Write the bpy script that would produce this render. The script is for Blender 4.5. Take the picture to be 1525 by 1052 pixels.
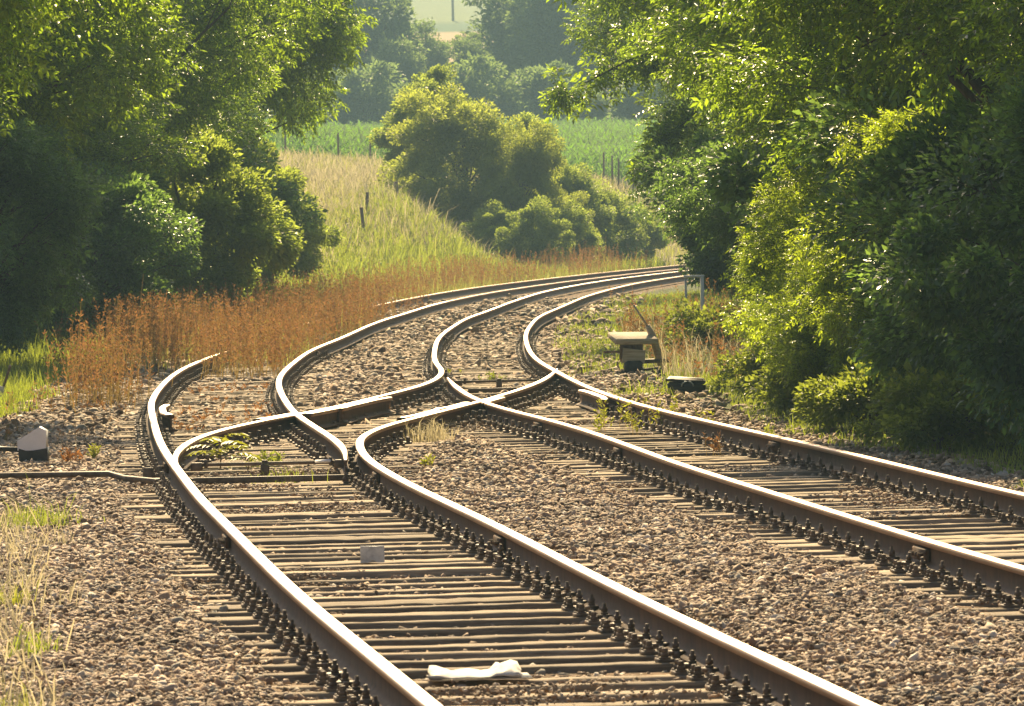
import bpy, math, random
import numpy as np
from mathutils import Vector, Matrix

# ------------------------------------------------------------------ scene, camera, light
for o in list(bpy.data.objects):
    bpy.data.objects.remove(o, do_unlink=True)
scn = bpy.context.scene
COL = scn.collection
scn.render.engine = 'CYCLES'
scn.view_settings.view_transform = 'Standard'
scn.view_settings.look = 'None'
scn.view_settings.gamma = 1.0
scn.view_settings.use_curve_mapping = False
scn.view_settings.exposure = 1.25
cy = scn.cycles
cy.max_bounces = 7; cy.diffuse_bounces = 3; cy.glossy_bounces = 3
cy.transmission_bounces = 4; cy.transparent_max_bounces = 6; cy.volume_bounces = 0
cy.caustics_reflective = False; cy.caustics_refractive = False
cy.sample_clamp_indirect = 4.0
cy.use_adaptive_sampling = True; cy.adaptive_threshold = 0.02
cy.use_denoising = True

CAMZ = 2.138
PITCH, ROLL = 0.02132625, -0.0220005
fw = Vector((0, math.cos(PITCH), -math.sin(PITCH)))
r0 = Vector((1, 0, 0)); u0 = r0.cross(fw)
rt = r0 * math.cos(ROLL) + u0 * math.sin(ROLL)
up = -r0 * math.sin(ROLL) + u0 * math.cos(ROLL)
cam_data = bpy.data.cameras.new('camera')
cam_data.sensor_width = 36.0
cam_data.lens = 9450.0 / 1525.0 * 36.0
cam_data.clip_start = 0.5; cam_data.clip_end = 6000
cam_data.dof.use_dof = True
cam_data.dof.focus_distance = 62.0
cam_data.dof.aperture_fstop = 20.0
cam = bpy.data.objects.new('camera', cam_data)
M = Matrix((rt, up, -fw)).transposed().to_4x4()
M.translation = Vector((0, 0, CAMZ))
cam.matrix_world = M
COL.objects.link(cam); scn.camera = cam

SUN_AZ, SUN_EL = math.radians(-3), math.radians(36)
world = bpy.data.worlds.new('World'); scn.world = world; world.use_nodes = True
wn = world.node_tree.nodes; wl = world.node_tree.links
sky = wn.new('ShaderNodeTexSky'); sky.sky_type = 'NISHITA'; sky.sun_disc = False
sky.sun_elevation = SUN_EL; sky.sun_rotation = SUN_AZ; sky.dust_density = 4.0; sky.air_density = 0.7
wl.new(sky.outputs[0], wn['Background'].inputs[0]); wn['Background'].inputs[1].default_value = 0.055

sd = bpy.data.lights.new('sun', 'SUN'); sd.energy = 5.0; sd.angle = math.radians(0.5); sd.color = (1.0, 0.765, 0.43)
so = bpy.data.objects.new('sun', sd); COL.objects.link(so)
sv = Vector((math.sin(SUN_AZ) * math.cos(SUN_EL), math.cos(SUN_AZ) * math.cos(SUN_EL), math.sin(SUN_EL)))
so.rotation_euler = sv.to_track_quat('Z', 'Y').to_euler(); so.location = sv * 60

# ------------------------------------------------------------------ helpers
RNG = np.random.default_rng(11)

def mesh_np(name, V, faces, mats, fmat=None, smooth=False):
    """faces: list of (n,k) int arrays."""
    me = bpy.data.meshes.new(name)
    V = np.asarray(V, np.float32)
    faces = [np.asarray(f, np.int32) for f in faces if len(f)]
    nl = sum(f.size for f in faces); nf = sum(len(f) for f in faces)
    me.vertices.add(len(V)); me.vertices.foreach_set('co', V.ravel())
    me.loops.add(nl); me.loops.foreach_set('vertex_index', np.concatenate([f.ravel() for f in faces]))
    tot = np.concatenate([np.full(len(f), f.shape[1], np.int32) for f in faces])
    st = np.concatenate([[0], np.cumsum(tot)[:-1]]).astype(np.int32)
    me.polygons.add(nf); me.polygons.foreach_set('loop_start', st)
    try: me.polygons.foreach_set('loop_total', tot)
    except Exception: pass
    for m in (mats if isinstance(mats, (list, tuple)) else [mats]): me.materials.append(m)
    if fmat is not None: me.polygons.foreach_set('material_index', np.asarray(fmat, np.int32))
    if smooth: me.polygons.foreach_set('use_smooth', np.ones(nf, bool))
    me.update(calc_edges=True); me.validate()
    return me

def link(name, data, parent=None, loc=None):
    o = bpy.data.objects.new(name, data); COL.objects.link(o)
    if parent is not None: o.parent = parent
    if loc is not None: o.location = loc
    return o

def tag(o, label=None, cat=None, group=None, kind=None):
    if label: o['label'] = label
    if cat: o['category'] = cat
    if group: o['group'] = group
    if kind: o['kind'] = kind
    return o

class MB:
    """accumulates simple shapes into one mesh"""
    def __init__(s): s.V = []; s.F = {3: [], 4: []}; s.n = 0; s.Mx = {3: [], 4: []}
    def add(s, V, F, m=0):
        F = np.asarray(F); k = F.shape[1]
        s.V.append(np.asarray(V, float)); s.F[k].append(F + s.n); s.Mx[k].append(np.full(len(F), m)); s.n += len(V); return s
    def box(s, c, d, rot=None, m=0, bev=0.0, jit=0.0, taper=(1, 1)):
        d = np.array(d) / 2.0
        b = min(bev, *(d * .9))
        # box with chamfered vertical+horizontal edges: three stacked rings
        def ring(z, inset, tx=1, ty=1):
            x, y = d[0] * tx - inset, d[1] * ty - inset
            k = max(b - inset * .3, 1e-4) if b else 1e-4
            return [(-x, -y + k, z), (-x + k, -y, z), (x - k, -y, z), (x, -y + k, z), (x, y - k, z), (x - k, y, z), (-x + k, y, z), (-x, y - k, z)]
        tx, ty = taper
        if b: R = ring(-d[2], b * .7) + ring(-d[2] + b, 0) + ring(d[2] - b, 0, tx, ty) + ring(d[2], b * .7, tx, ty); n = 4
        else: R = ring(-d[2], 0) + ring(d[2], 0, tx, ty); n = 2
        V = np.array(R)
        if jit: V = V + RNG.normal(size=V.shape) * jit
        if rot is not None: V = V @ np.array(Matrix(rot).to_3x3() if not isinstance(rot, Matrix) else rot.to_3x3()).T
        V = V + np.array(c)
        F = []
        for i in range(n - 1):
            for j in range(8):
                F.append((i * 8 + j, i * 8 + (j + 1) % 8, i * 8 + 8 + (j + 1) % 8, i * 8 + 8 + j))
        t = (n - 1) * 8
        F += [(t, t + 1, t + 2, t + 3), (t, t + 3, t + 4, t + 7), (t + 4, t + 5, t + 6, t + 7), (3, 2, 1, 0), (7, 4, 3, 0), (7, 6, 5, 4)]
        return s.add(V, F, m)
    def tube(s, P, R, k=8, m=0, cap=True):
        P = np.asarray(P, float); n = len(P); R = np.broadcast_to(np.asarray(R, float), (n,))
        T = np.gradient(P, axis=0); T /= np.linalg.norm(T, axis=1)[:, None] + 1e-9
        ref = np.array([0, 0, 1.0]) if abs(T[0][2]) < .9 else np.array([1.0, 0, 0])
        A = np.cross(T, ref); A /= np.linalg.norm(A, axis=1)[:, None] + 1e-9
        B = np.cross(T, A)
        a = np.arange(k) * 2 * np.pi / k
        V = (P[:, None] + R[:, None, None] * (np.cos(a)[None, :, None] * A[:, None] + np.sin(a)[None, :, None] * B[:, None])).reshape(-1, 3)
        F = [(i * k + j, i * k + (j + 1) % k, i * k + k + (j + 1) % k, i * k + k + j) for i in range(n - 1) for j in range(k)]
        s.add(V, F, m)
        if cap:
            c0 = s.n - len(V)
            V2 = np.r_[P[:1], P[-1:]]
            s.V.append(V2)
            s.F[3].append(np.array([(c0 + (j + 1) % k, c0 + j, s.n) for j in range(k)] + [(c0 + (n - 1) * k + j, c0 + (n - 1) * k + (j + 1) % k, s.n + 1) for j in range(k)]))
            s.Mx[3].append(np.full(2 * k, m)); s.n += 2
        return s
    def mesh(s, name, mats, smooth=False):
        F = [np.concatenate(s.F[k]) for k in (3, 4) if s.F[k]]
        mx = np.concatenate([np.concatenate(s.Mx[k]) for k in (3, 4) if s.F[k]])
        return mesh_np(name, np.concatenate(s.V), F, mats, mx, smooth)
    def build(s, name, mats, parent=None, smooth=False, loc=None):
        mats = mats if mats is not None else []
        return link(name, s.mesh(name, mats, smooth), parent, loc)

def rotz(a): return Matrix.Rotation(a, 4, 'Z')

# ------------------------------------------------------------------ materials
def new_mat(name):
    m = bpy.data.materials.new(name); m.use_nodes = True
    return m, m.node_tree.nodes, m.node_tree.links, m.node_tree.nodes['Principled BSDF']

def ramp(n, stops):
    r = n.new('ShaderNodeValToRGB'); e = r.color_ramp.elements
    e[0].position, e[0].color = stops[0][0], (*stops[0][1], 1)
    e[1].position, e[1].color = stops[-1][0], (*stops[-1][1], 1)
    for p, c in stops[1:-1]:
        x = e.new(p); x.color = (*c, 1)
    return r

def noisy(name, stops, scale=8.0, rough=0.8, bump=0.3, metallic=0.0, stretch=(1, 1, 1), detail=6.0, dist=0.01, spec=0.3, coord='Object', objrand=0.0):
    m, n, l, b = new_mat(name)
    tc = n.new('ShaderNodeTexCoord'); mp = n.new('ShaderNodeMapping'); mp.inputs['Scale'].default_value = stretch
    l.new(tc.outputs[coord], mp.inputs[0])
    nz = n.new('ShaderNodeTexNoise'); nz.inputs['Scale'].default_value = scale; nz.inputs['Detail'].default_value = detail
    nz.inputs['Roughness'].default_value = 0.65
    if objrand:
        oi = n.new('ShaderNodeObjectInfo'); vm = n.new('ShaderNodeVectorMath'); vm.operation = 'ADD'
        cx = n.new('ShaderNodeCombineXYZ'); mu = n.new('ShaderNodeMath'); mu.operation = 'MULTIPLY'; mu.inputs[1].default_value = 57.0
        l.new(oi.outputs['Random'], mu.inputs[0]); l.new(mu.outputs[0], cx.inputs[0]); l.new(mu.outputs[0], cx.inputs[1])
        l.new(mp.outputs[0], vm.inputs[0]); l.new(cx.outputs[0], vm.inputs[1]); l.new(vm.outputs[0], nz.inputs[0])
    else:
        l.new(mp.outputs[0], nz.inputs[0])
    r = ramp(n, stops); l.new(nz.outputs[0], r.inputs[0])
    col = r.outputs[0]
    if objrand:
        hs = n.new('ShaderNodeHueSaturation'); mr = n.new('ShaderNodeMapRange'); mr.inputs[3].default_value = 1 - objrand; mr.inputs[4].default_value = 1 + objrand
        l.new(oi.outputs['Random'], mr.inputs[0]); l.new(mr.outputs[0], hs.inputs['Value']); l.new(col, hs.inputs['Color']); col = hs.outputs[0]
    l.new(col, b.inputs['Base Color'])
    b.inputs['Roughness'].default_value = rough; b.inputs['Metallic'].default_value = metallic
    b.inputs['Specular IOR Level'].default_value = spec
    if bump:
        bp = n.new('ShaderNodeBump'); bp.inputs['Strength'].default_value = bump; bp.inputs['Distance'].default_value = dist
        l.new(nz.outputs[0], bp.inputs['Height']); l.new(bp.outputs[0], b.inputs['Normal'])
    return m

def leafy(name, stops, trans, tfac=0.45, rough=0.42, spec=0.5, vary=0.25):
    """two-sided leaf: reflecting front plus light let through; colour varies leaf by leaf"""
    m, n, l, b = new_mat(name)
    g = n.new('ShaderNodeNewGeometry'); r = ramp(n, stops); l.new(g.outputs['Random Per Island'], r.inputs[0])
    oi = n.new('ShaderNodeObjectInfo')
    l.new(r.outputs[0], b.inputs['Base Color'])
    b.inputs['Roughness'].default_value = rough; b.inputs['Specular IOR Level'].default_value = spec
    t = n.new('ShaderNodeBsdfTranslucent')
    wn_ = n.new('ShaderNodeTexWhiteNoise'); wn_.noise_dimensions = '1D'; l.new(g.outputs['Random Per Island'], wn_.inputs['W'])
    mr = n.new('ShaderNodeMapRange'); mr.inputs[3].default_value = 1 - vary; mr.inputs[4].default_value = 1 + vary; l.new(wn_.outputs[0], mr.inputs[0])
    hs = n.new('ShaderNodeHueSaturation'); hs.inputs['Color'].default_value = (*trans, 1); l.new(mr.outputs[0], hs.inputs['Value'])
    l.new(hs.outputs[0], t.inputs[0])
    mx = n.new('ShaderNodeMixShader'); mx.inputs[0].default_value = tfac
    l.new(b.outputs[0], mx.inputs[1]); l.new(t.outputs[0], mx.inputs[2])
    l.new(mx.outputs[0], n['Material Output'].inputs[0])
    return m

M_TIMBER = noisy('weathered_timber', [(0.22, (.075, .055, .036)), (0.42, (.20, .152, .10)), (0.6, (.31, .245, .165)), (0.85, (.43, .35, .245))], 4.0, .92, .5, stretch=(1.1, 16, 16), dist=.006, objrand=.32)
M_RUST = noisy('rusty_rail_side', [(0.3, (.045, .026, .015)), (0.7, (.12, .066, .034))], 9, .8, .3, dist=.002)
M_STEEL = noisy('polished_rail_top', [(0.3, (.60, .46, .34)), (0.7, (.93, .82, .68))], 1.6, .5, 0, metallic=1.0, stretch=(8, .35, 1), spec=.5)
M_DULLTOP = noisy('dull_rail_top', [(0.3, (.48, .32, .21)), (0.7, (.70, .53, .39))], 1.6, .52, 0, metallic=.8, stretch=(8, .35, 1), spec=.5)
M_IRON = noisy('dark_oiled_iron', [(0.3, (.075, .050, .030)), (0.7, (.22, .155, .095))], 14, .6, .3, dist=.003, objrand=.25)
M_STONE = leafy('ballast_stone', [(0, (.10, .065, .038)), (.22, (.22, .15, .092)), (.55, (.37, .262, .172)), (.8, (.49, .37, .26)), (.93, (.26, .24, .19)), (1, (.66, .57, .46))], (.3, .2, .1), 0.0, .8, .25)
_n, _l = M_STONE.node_tree.nodes, M_STONE.node_tree.links
_tc = _n.new('ShaderNodeTexCoord'); _nz = _n.new('ShaderNodeTexNoise'); _nz.inputs['Scale'].default_value = .9; _nz.inputs['Detail'].default_value = 4; _l.new(_tc.outputs['Object'], _nz.inputs[0])
_mr = _n.new('ShaderNodeMapRange'); _mr.inputs[1].default_value = .3; _mr.inputs[2].default_value = .7; _mr.inputs[3].default_value = .70; _mr.inputs[4].default_value = 1.22; _l.new(_nz.outputs[0], _mr.inputs[0])
_hs = _n.new('ShaderNodeHueSaturation'); _l.new(_mr.outputs[0], _hs.inputs['Value'])
_b = _n['Principled BSDF']; _src = _b.inputs['Base Color'].links[0].from_socket; _l.new(_src, _hs.inputs['Color']); _l.new(_hs.outputs[0], _b.inputs['Base Color'])
M_BARK = noisy('bark', [(0.3, (.05, .04, .028)), (0.7, (.15, .12, .085))], 12, .9, .6, stretch=(1, 1, .25))
M_WHITE = noisy('white_paint', [(0.2, (.52, .50, .45)), (.35, (.78, .78, .75)), (0.7, (.86, .86, .85))], 7, .5, .1)
M_BLACK = noisy('black_paint', [(0.3, (.012, .012, .012)), (0.7, (.04, .038, .034))], 9, .5, .2)
M_POSTWOOD = noisy('fence_wood', [(0.3, (.17, .12, .08)), (0.7, (.36, .27, .19))], 9, .9, .4, stretch=(1, 1, .2))
M_PLANK = noisy('bleached_plank', [(0.3, (.30, .24, .16)), (0.7, (.58, .50, .37))], 7, .85, .5, stretch=(.4, 6, 6))
M_GALV = noisy('galvanised_plate', [(0.3, (.34, .36, .36)), (0.5, (.58, .60, .58)), (0.75, (.74, .76, .74))], 16, .55, .15, metallic=.25)
M_PAPER = noisy('faded_newsprint', [(0.3, (.42, .40, .35)), (.5, (.60, .58, .52)), (0.7, (.72, .70, .64))], 22, .8, .25)

M_ASH = leafy('ash_leaf', [(0, (.026, .065, .014)), (.5, (.042, .100, .020)), (1, (.070, .125, .028))], (.40, .58, .03), .50, .33, .7, .55)
M_DARKLEAF = leafy('dark_leaf', [(0, (.024, .062, .026)), (.5, (.038, .095, .038)), (1, (.060, .125, .050))], (.27, .44, .07), .45, .33, .7, .5)
M_ELDER = leafy('elder_leaf', [(0, (.045, .105, .018)), (.5, (.07, .145, .024)), (.9, (.10, .17, .03)), (1, (.20, .15, .07))], (.48, .62, .03), .50, .36, .6, .5)
M_HAZEL = leafy('yellow_green_leaf', [(0, (.08, .115, .026)), (.5, (.12, .155, .035)), (1, (.17, .19, .045))], (.50, .58, .07), .52, .5, .35)
M_BUSH = leafy('bush_leaf', [(0, (.05, .085, .022)), (.5, (.08, .125, .03)), (1, (.115, .155, .04))], (.48, .60, .08), .48, .5, .35)
M_FARLEAF = leafy('far_tree_leaf', [(0, (.05, .09, .035)), (1, (.10, .145, .055))], (.30, .42, .10), .45, .6, .3)
M_GRASS = leafy('green_grass', [(0, (.055, .10, .015)), (.6, (.09, .14, .025)), (1, (.20, .19, .06))], (.38, .46, .05), .45, .5, .35)
M_STRAW = leafy('dry_grass', [(0, (.28, .25, .15)), (.5, (.46, .41, .28)), (1, (.60, .55, .40))], (.55, .49, .29), .4, .6, .3)
M_MIXGRASS = leafy('rank_grass', [(0, (.07, .11, .02)), (.45, (.11, .15, .03)), (.75, (.25, .22, .09)), (1, (.42, .34, .18))], (.42, .44, .09), .45, .5, .3)
M_WEED = leafy('rust_brown_weed', [(0, (.095, .046, .024)), (.4, (.175, .085, .038)), (.66, (.225, .12, .055)), (.76, (.14, .12, .04)), (1, (.13, .16, .04))], (.38, .19, .07), .40, .7, .2)
M_WEEDSTEM = leafy('weed_stem', [(0, (.14, .07, .03)), (.6, (.20, .12, .05)), (1, (.14, .16, .05))], (.34, .24, .07), .35, .7, .2)
M_MAIZE = leafy('maize_leaf', [(0, (.07, .15, .025)), (1, (.11, .20, .04))], (.26, .50, .05), .42, .85, .08)
M_LIME = leafy('yellow_weed_leaf', [(0, (.10, .15, .02)), (.7, (.17, .20, .03)), (1, (.34, .28, .03))], (.45, .48, .04), .45, .5, .35)
M_RED = leafy('red_seedling_leaf', [(0, (.26, .10, .035)), (.6, (.34, .16, .05)), (1, (.36, .26, .07))], (.42, .19, .05), .35, .6, .3)
M_DEAD = leafy('dead_plant', [(0, (.38, .32, .24)), (1, (.62, .55, .44))], (.4, .33, .22), .25, .7, .2)

# ------------------------------------------------------------------ rails in plan: knots along y, x in metres
RAILS = {
    'LL': ([20.0, 25.0, 29.0, 33.0, 37.0, 41.0, 45.0, 49.0, 53.0, 57.0, 61.0, 65.0, 69.0, 73.0, 77.0, 81.0, 85.0, 90.0, 94.0, 98.0, 103.0, 109.0, 116.0, 124.0, 133.0, 143.0, 154.0, 166.0, 180.0, 195.0, 212.0, 235.0],
          [0.203, -0.299, -0.709, -1.117, -1.494, -1.858, -2.221, -2.554, -2.875, -3.175, -3.443, -3.697, -3.936, -4.122, -4.266, -4.381, -4.456, -4.469, -4.426, -4.361, -4.271, -4.162, -4.046, -3.904, -3.639, -3.24, -2.71, -1.997, -0.931, 0.555, 2.478, 5.445]),
    'LX': ([20.0, 25.0, 29.0, 33.0, 37.0, 41.0, 44.0, 47.0, 49.0, 51.0, 53.0, 55.0, 57.0, 60.0, 63.0, 66.0, 69.0, 72.0, 75.0, 78.0, 81.3],
          [1.889, 1.375, 0.96, 0.558, 0.184, -0.192, -0.492, -0.787, -0.965, -1.125, -1.252, -1.336, -1.368, -1.235, -0.913, -0.552, -0.218, 0.072, 0.302, 0.459, 0.574]),
    'LM': ([51.7, 54.0, 57.0, 60.0, 63.0, 66.0, 69.0, 73.0, 77.0, 81.0, 85.0, 90.0, 94.0, 98.0, 103.0, 109.0, 116.0, 124.0, 133.0, 143.0, 154.0, 166.0, 180.0, 195.0, 212.0, 228.0],
          [-1.377, -1.447, -1.621, -1.853, -2.087, -2.295, -2.465, -2.668, -2.839, -2.957, -3.019, -3.052, -3.063, -3.032, -2.929, -2.808, -2.699, -2.516, -2.201, -1.859, -1.315, -0.54, 0.655, 2.198, 4.188, 6.328]),
    'XL': ([50.9, 52.5, 54.0, 56.0, 58.0, 60.0, 62.0, 64.0, 66.0, 69.0, 72.0, 75.0, 78.0, 80.0, 82.0, 84.0, 86.0, 88.0, 90.0, 94.0, 98.0, 103.0, 109.0, 116.0, 124.0, 133.0, 143.0, 154.0, 166.0, 180.0, 195.0, 210.0],
          [-2.692, -2.804, -2.877, -2.918, -2.891, -2.775, -2.571, -2.29, -1.99, -1.634, -1.328, -1.068, -0.933, -0.904, -0.917, -0.967, -1.025, -1.07, -1.102, -1.146, -1.178, -1.196, -1.157, -1.045, -0.867, -0.518, -0.141, 0.308, 0.899, 1.896, 3.257, 5.011]),
    'RL': ([32.0, 37.0, 41.0, 45.0, 49.0, 53.0, 57.0, 61.0, 65.0, 69.0, 73.0, 76.0, 78.1],
          [2.977, 2.456, 2.079, 1.707, 1.343, 1.03, 0.721, 0.34, -0.091, -0.417, -0.622, -0.734, -0.8]),
    'RR': ([32.0, 37.0, 41.0, 45.0, 49.0, 53.0, 57.0, 61.0, 65.0, 69.0, 73.0, 77.0, 81.0, 85.0, 90.0, 94.0, 98.0, 103.0, 109.0, 116.0, 124.0, 133.0, 143.0, 154.0, 166.0, 180.0, 195.0, 204.0],
          [4.615, 4.078, 3.655, 3.253, 2.88, 2.498, 2.094, 1.694, 1.335, 1.051, 0.833, 0.67, 0.525, 0.395, 0.291, 0.251, 0.232, 0.228, 0.268, 0.37, 0.546, 0.901, 1.333, 1.829, 2.523, 3.506, 4.941, 5.925]),
}
class Spline:
    def __init__(s, kn, v):
        s.k = np.array(kn, float); s.v = np.array(v, float)
        n = len(kn); h = np.diff(s.k); A = np.zeros((n, n)); b = np.zeros(n); A[0, 0] = A[-1, -1] = 1
        for i in range(1, n - 1):
            A[i, i - 1] = h[i - 1]; A[i, i] = 2 * (h[i - 1] + h[i]); A[i, i + 1] = h[i]
            b[i] = 6 * ((s.v[i + 1] - s.v[i]) / h[i] - (s.v[i] - s.v[i - 1]) / h[i - 1])
        s.m = np.linalg.solve(A, b)
        a1 = (s(s.k[-1]) - s(s.k[-1] - .5)) / .5; a0 = (s(s.k[0] + .5) - s(s.k[0])) / .5
        s.e0 = a0; s.e1 = a1
    def __call__(s, z):
        z = np.asarray(z, float); zc = np.clip(z, s.k[0], s.k[-1])
        i = np.clip(np.searchsorted(s.k, zc) - 1, 0, len(s.k) - 2)
        h = s.k[i + 1] - s.k[i]; a = (s.k[i + 1] - zc) / h; b = 1 - a
        r = a * s.v[i] + b * s.v[i + 1] + ((a**3 - a) * s.m[i] + (b**3 - b) * s.m[i + 1]) * h * h / 6
        if hasattr(s, 'e1'):
            o = np.maximum(z - s.k[-1], 0); u = np.minimum(z - s.k[0], 0)
            r = r + s.e1 * o + .0004 * np.minimum(o, 200)**2 + s.e0 * u
        return r
SP = {k: Spline(*v) for k, v in RAILS.items()}
LLf, RRf = SP['LL'], SP['RR']
def xLL(y): return LLf(y)
def xRR(y): return RRf(np.asarray(y, float))
def cL(y): return np.where(np.asarray(y) < 52, (SP['LL'](y) + SP['LX'](np.minimum(y, 81))) / 2, SP['LL'](y) + .76)
def cR(y): return xRR(y) - .76
def cX(y): return (SP['XL'](y) + SP['LX'](y)) / 2
def sst(x, a, b):
    t = np.clip((x - a) / (b - a), 0, 1); return t * t * (3 - 2 * t)

def vnoise(x, y, s=1.0, seed=0):
    """smooth value noise in numpy"""
    x = np.asarray(x) * s; y = np.asarray(y) * s
    xi = np.floor(x).astype(np.int64); yi = np.floor(y).astype(np.int64); fx = x - xi; fy = y - yi
    def hsh(a, b):
        h = (a * 374761393 + b * 668265263 + seed * 974711) & 0xffffffff
        h = ((h ^ (h >> 13)) * 1274126177) & 0xffffffff
        return ((h ^ (h >> 16)) & 0xffff) / 65535.0
    fx = fx * fx * (3 - 2 * fx); fy = fy * fy * (3 - 2 * fy)
    return (hsh(xi, yi) * (1 - fx) + hsh(xi + 1, yi) * fx) * (1 - fy) + (hsh(xi, yi + 1) * (1 - fx) + hsh(xi + 1, yi + 1) * fx) * fy

def trackdist(x, y):
    a = np.minimum(np.abs(x - cL(y)), np.abs(x - cR(y)))
    xx = np.where((y > 51) & (y < 81), np.abs(x - cX(np.clip(y, 51, 81))), 99)
    return np.minimum(a, xx)

def H(x, y):
    x = np.asarray(x, float); y = np.asarray(y, float)
    d = xLL(y) - x
    A = np.interp(y, [0, 100, 150, 180, 215, 300], [.05, .12, .5, 1.3, 2.5, 2.5])
    rec = sst(y, 212, 238)
    bank = A * sst(d, 2.2 + 3.3 * rec, 7.0 + 6.0 * rec)
    hill = np.interp(y, [0, 205, 300, 460, 500, 800, 1000, 1600, 2600], [0, 0, 1.6, 4.9, 6.6, 23, 33, 62, 100])
    hf = np.maximum(sst(d, 2, 10), sst(y, 330, 420))
    tilt = -.085 * np.clip(x, -18, 14) * sst(y, 210, 290) * (1 - sst(y, 320, 430)) * hf
    nearb = (y < 280)
    t = trackdist(x, y)
    bal = np.where(nearb, -.038 + .046 * sst(t, 1.0, 1.55) + (vnoise(x, y, .9, 33) - .5) * .012, 0)
    e = x - xRR(y)
    bal = bal - .04 * sst(d, 1.2, 2.2) * nearb + .10 * sst(e, 1.2, 3.5) * nearb
    far = sst(np.maximum(d, e), 3, 9)
    n = (vnoise(x, y, 1.3, 1) - .5) * .02 + (vnoise(x, y, .31, 2) - .5) * .03 * sst(np.maximum(d, e), .8, 2) + (vnoise(x, y, .06, 3) - .5) * .7 * far * sst(y, 140, 220)
    return bank + (hill * hf) + tilt + bal + n
def Hs(x, y): return float(H(np.array([x]), np.array([y]))[0])

# ------------------------------------------------------------------ ground sheet
def axis(parts):
    a = [parts[0][0]]
    for lo, hi, st in parts:
        k = max(1, int(round((hi - lo) / st))); a += list(np.linspace(lo, hi, k + 1)[1:])
    return np.array(a)
gx = axis([(-800, -120, 60), (-120, -30, 6), (-30, -11, 1.0), (-11, 9, .2), (9, 30, 1.0), (30, 120, 6), (120, 800, 60)])
gy = axis([(-60, 10, 10), (10, 24, 2), (24, 110, .4), (110, 260, .8), (260, 520, 4), (520, 1100, 12), (1100, 2400, 60)])
GX, GY = np.meshgrid(gx, gy); GZ = H(GX, GY)
nx, ny = len(gx), len(gy)
idx = np.arange(nx * ny).reshape(ny, nx)
GF = np.stack([idx[:-1, :-1], idx[:-1, 1:], idx[1:, 1:], idx[1:, :-1]], -1).reshape(-1, 4)
m, n, l, b = new_mat('ground_earth_gravel_and_fields')
at = n.new('ShaderNodeAttribute'); at.attribute_name = 'cover'
tc = n.new('ShaderNodeTexCoord')
nz = n.new('ShaderNodeTexNoise'); nz.inputs['Scale'].default_value = 3.0; nz.inputs['Detail'].default_value = 8; nz.inputs['Roughness'].default_value = .75
vo = n.new('ShaderNodeTexVoronoi'); vo.inputs['Scale'].default_value = 24
l.new(tc.outputs['Object'], nz.inputs[0]); l.new(tc.outputs['Object'], vo.inputs[0])
r = ramp(n, [(0.25, (.45, .45, .45)), (.75, (1.5, 1.5, 1.5))]); l.new(nz.outputs[0], r.inputs[0])
mu = n.new('ShaderNodeMix'); mu.data_type = 'RGBA'; mu.blend_type = 'MULTIPLY'; mu.inputs[0].default_value = 1
l.new(at.outputs[0], mu.inputs[6]); l.new(r.outputs[0], mu.inputs[7])
hs = n.new('ShaderNodeHueSaturation'); sp = n.new('ShaderNodeSeparateColor'); l.new(vo.outputs['Color'], sp.inputs[0])
mr = n.new('ShaderNodeMapRange'); mr.inputs[3].default_value = .65; mr.inputs[4].default_value = 1.35
l.new(sp.outputs[0], mr.inputs[0]); l.new(mr.outputs[0], hs.inputs['Value']); l.new(mu.outputs[2], hs.inputs['Color'])
l.new(hs.outputs[0], b.inputs['Base Color']); b.inputs['Roughness'].default_value = .95; b.inputs['Specular IOR Level'].default_value = .1
bp = n.new('ShaderNodeBump'); bp.inputs['Strength'].default_value = .8; bp.inputs['Distance'].default_value = .025
l.new(vo.outputs['Distance'], bp.inputs['Height']); l.new(bp.outputs[0], b.inputs['Normal'])
M_GROUND = m
gme = mesh_np('ground', np.stack([GX.ravel(), GY.ravel(), GZ.ravel()], 1), [GF], M_GROUND, smooth=True)
ca = gme.color_attributes.new('cover', 'FLOAT_COLOR', 'POINT')
gxr, gyr = GX.ravel(), GY.ravel()
dL = xLL(gyr) - gxr; eR = gxr - xRR(gyr)
colr = np.tile(np.array([.17, .115, .07]), (len(gxr), 1))                       # gravel fines
def blend(c, w):
    global colr
    w = np.clip(w, 0, 1)[:, None]; colr = colr * (1 - w) + np.array(c) * w
wob = (vnoise(gxr, gyr, .8, 9) - .5) * 1.2
blend((.10, .075, .05), sst(dL + wob, 1.6, 2.6))                                  # soil
blend((.085, .10, .03), sst(dL + wob, 3.6, 5.0) * (gyr < 165))
blend((.07, .085, .025), sst(eR + wob * .6, .5, 1.1))
blend((.05, .045, .025), sst(eR + wob * .5, 2.0, 3.0))
blend((.20, .165, .075), sst(dL, 2.5, 4.5) * sst(gyr, 165, 190))                  # dry meadow
fa = sst(gyr, 303, 306)
blend((.07, .095, .03), fa * np.maximum(sst(dL, 5, 9), sst(gyr, 330, 360)))
blend((.075, .085, .04), sst(gyr, 470, 480))
blend((.40, .29, .15), sst(gyr, 640, 644))                                        # ripe wheat
blend((.075, .13, .05), sst(gyr, 815, 818))                                       # maize strip
blend((.17, .21, .075), sst(gyr, 868, 872))                                       # pale field
ca.data.foreach_set('color', np.c_[colr, np.ones(len(colr))].astype(np.float32).ravel())
tag(link('ground', gme), 'gravel track bed, banks and fields rising to the far hillside', kind='structure')

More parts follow.
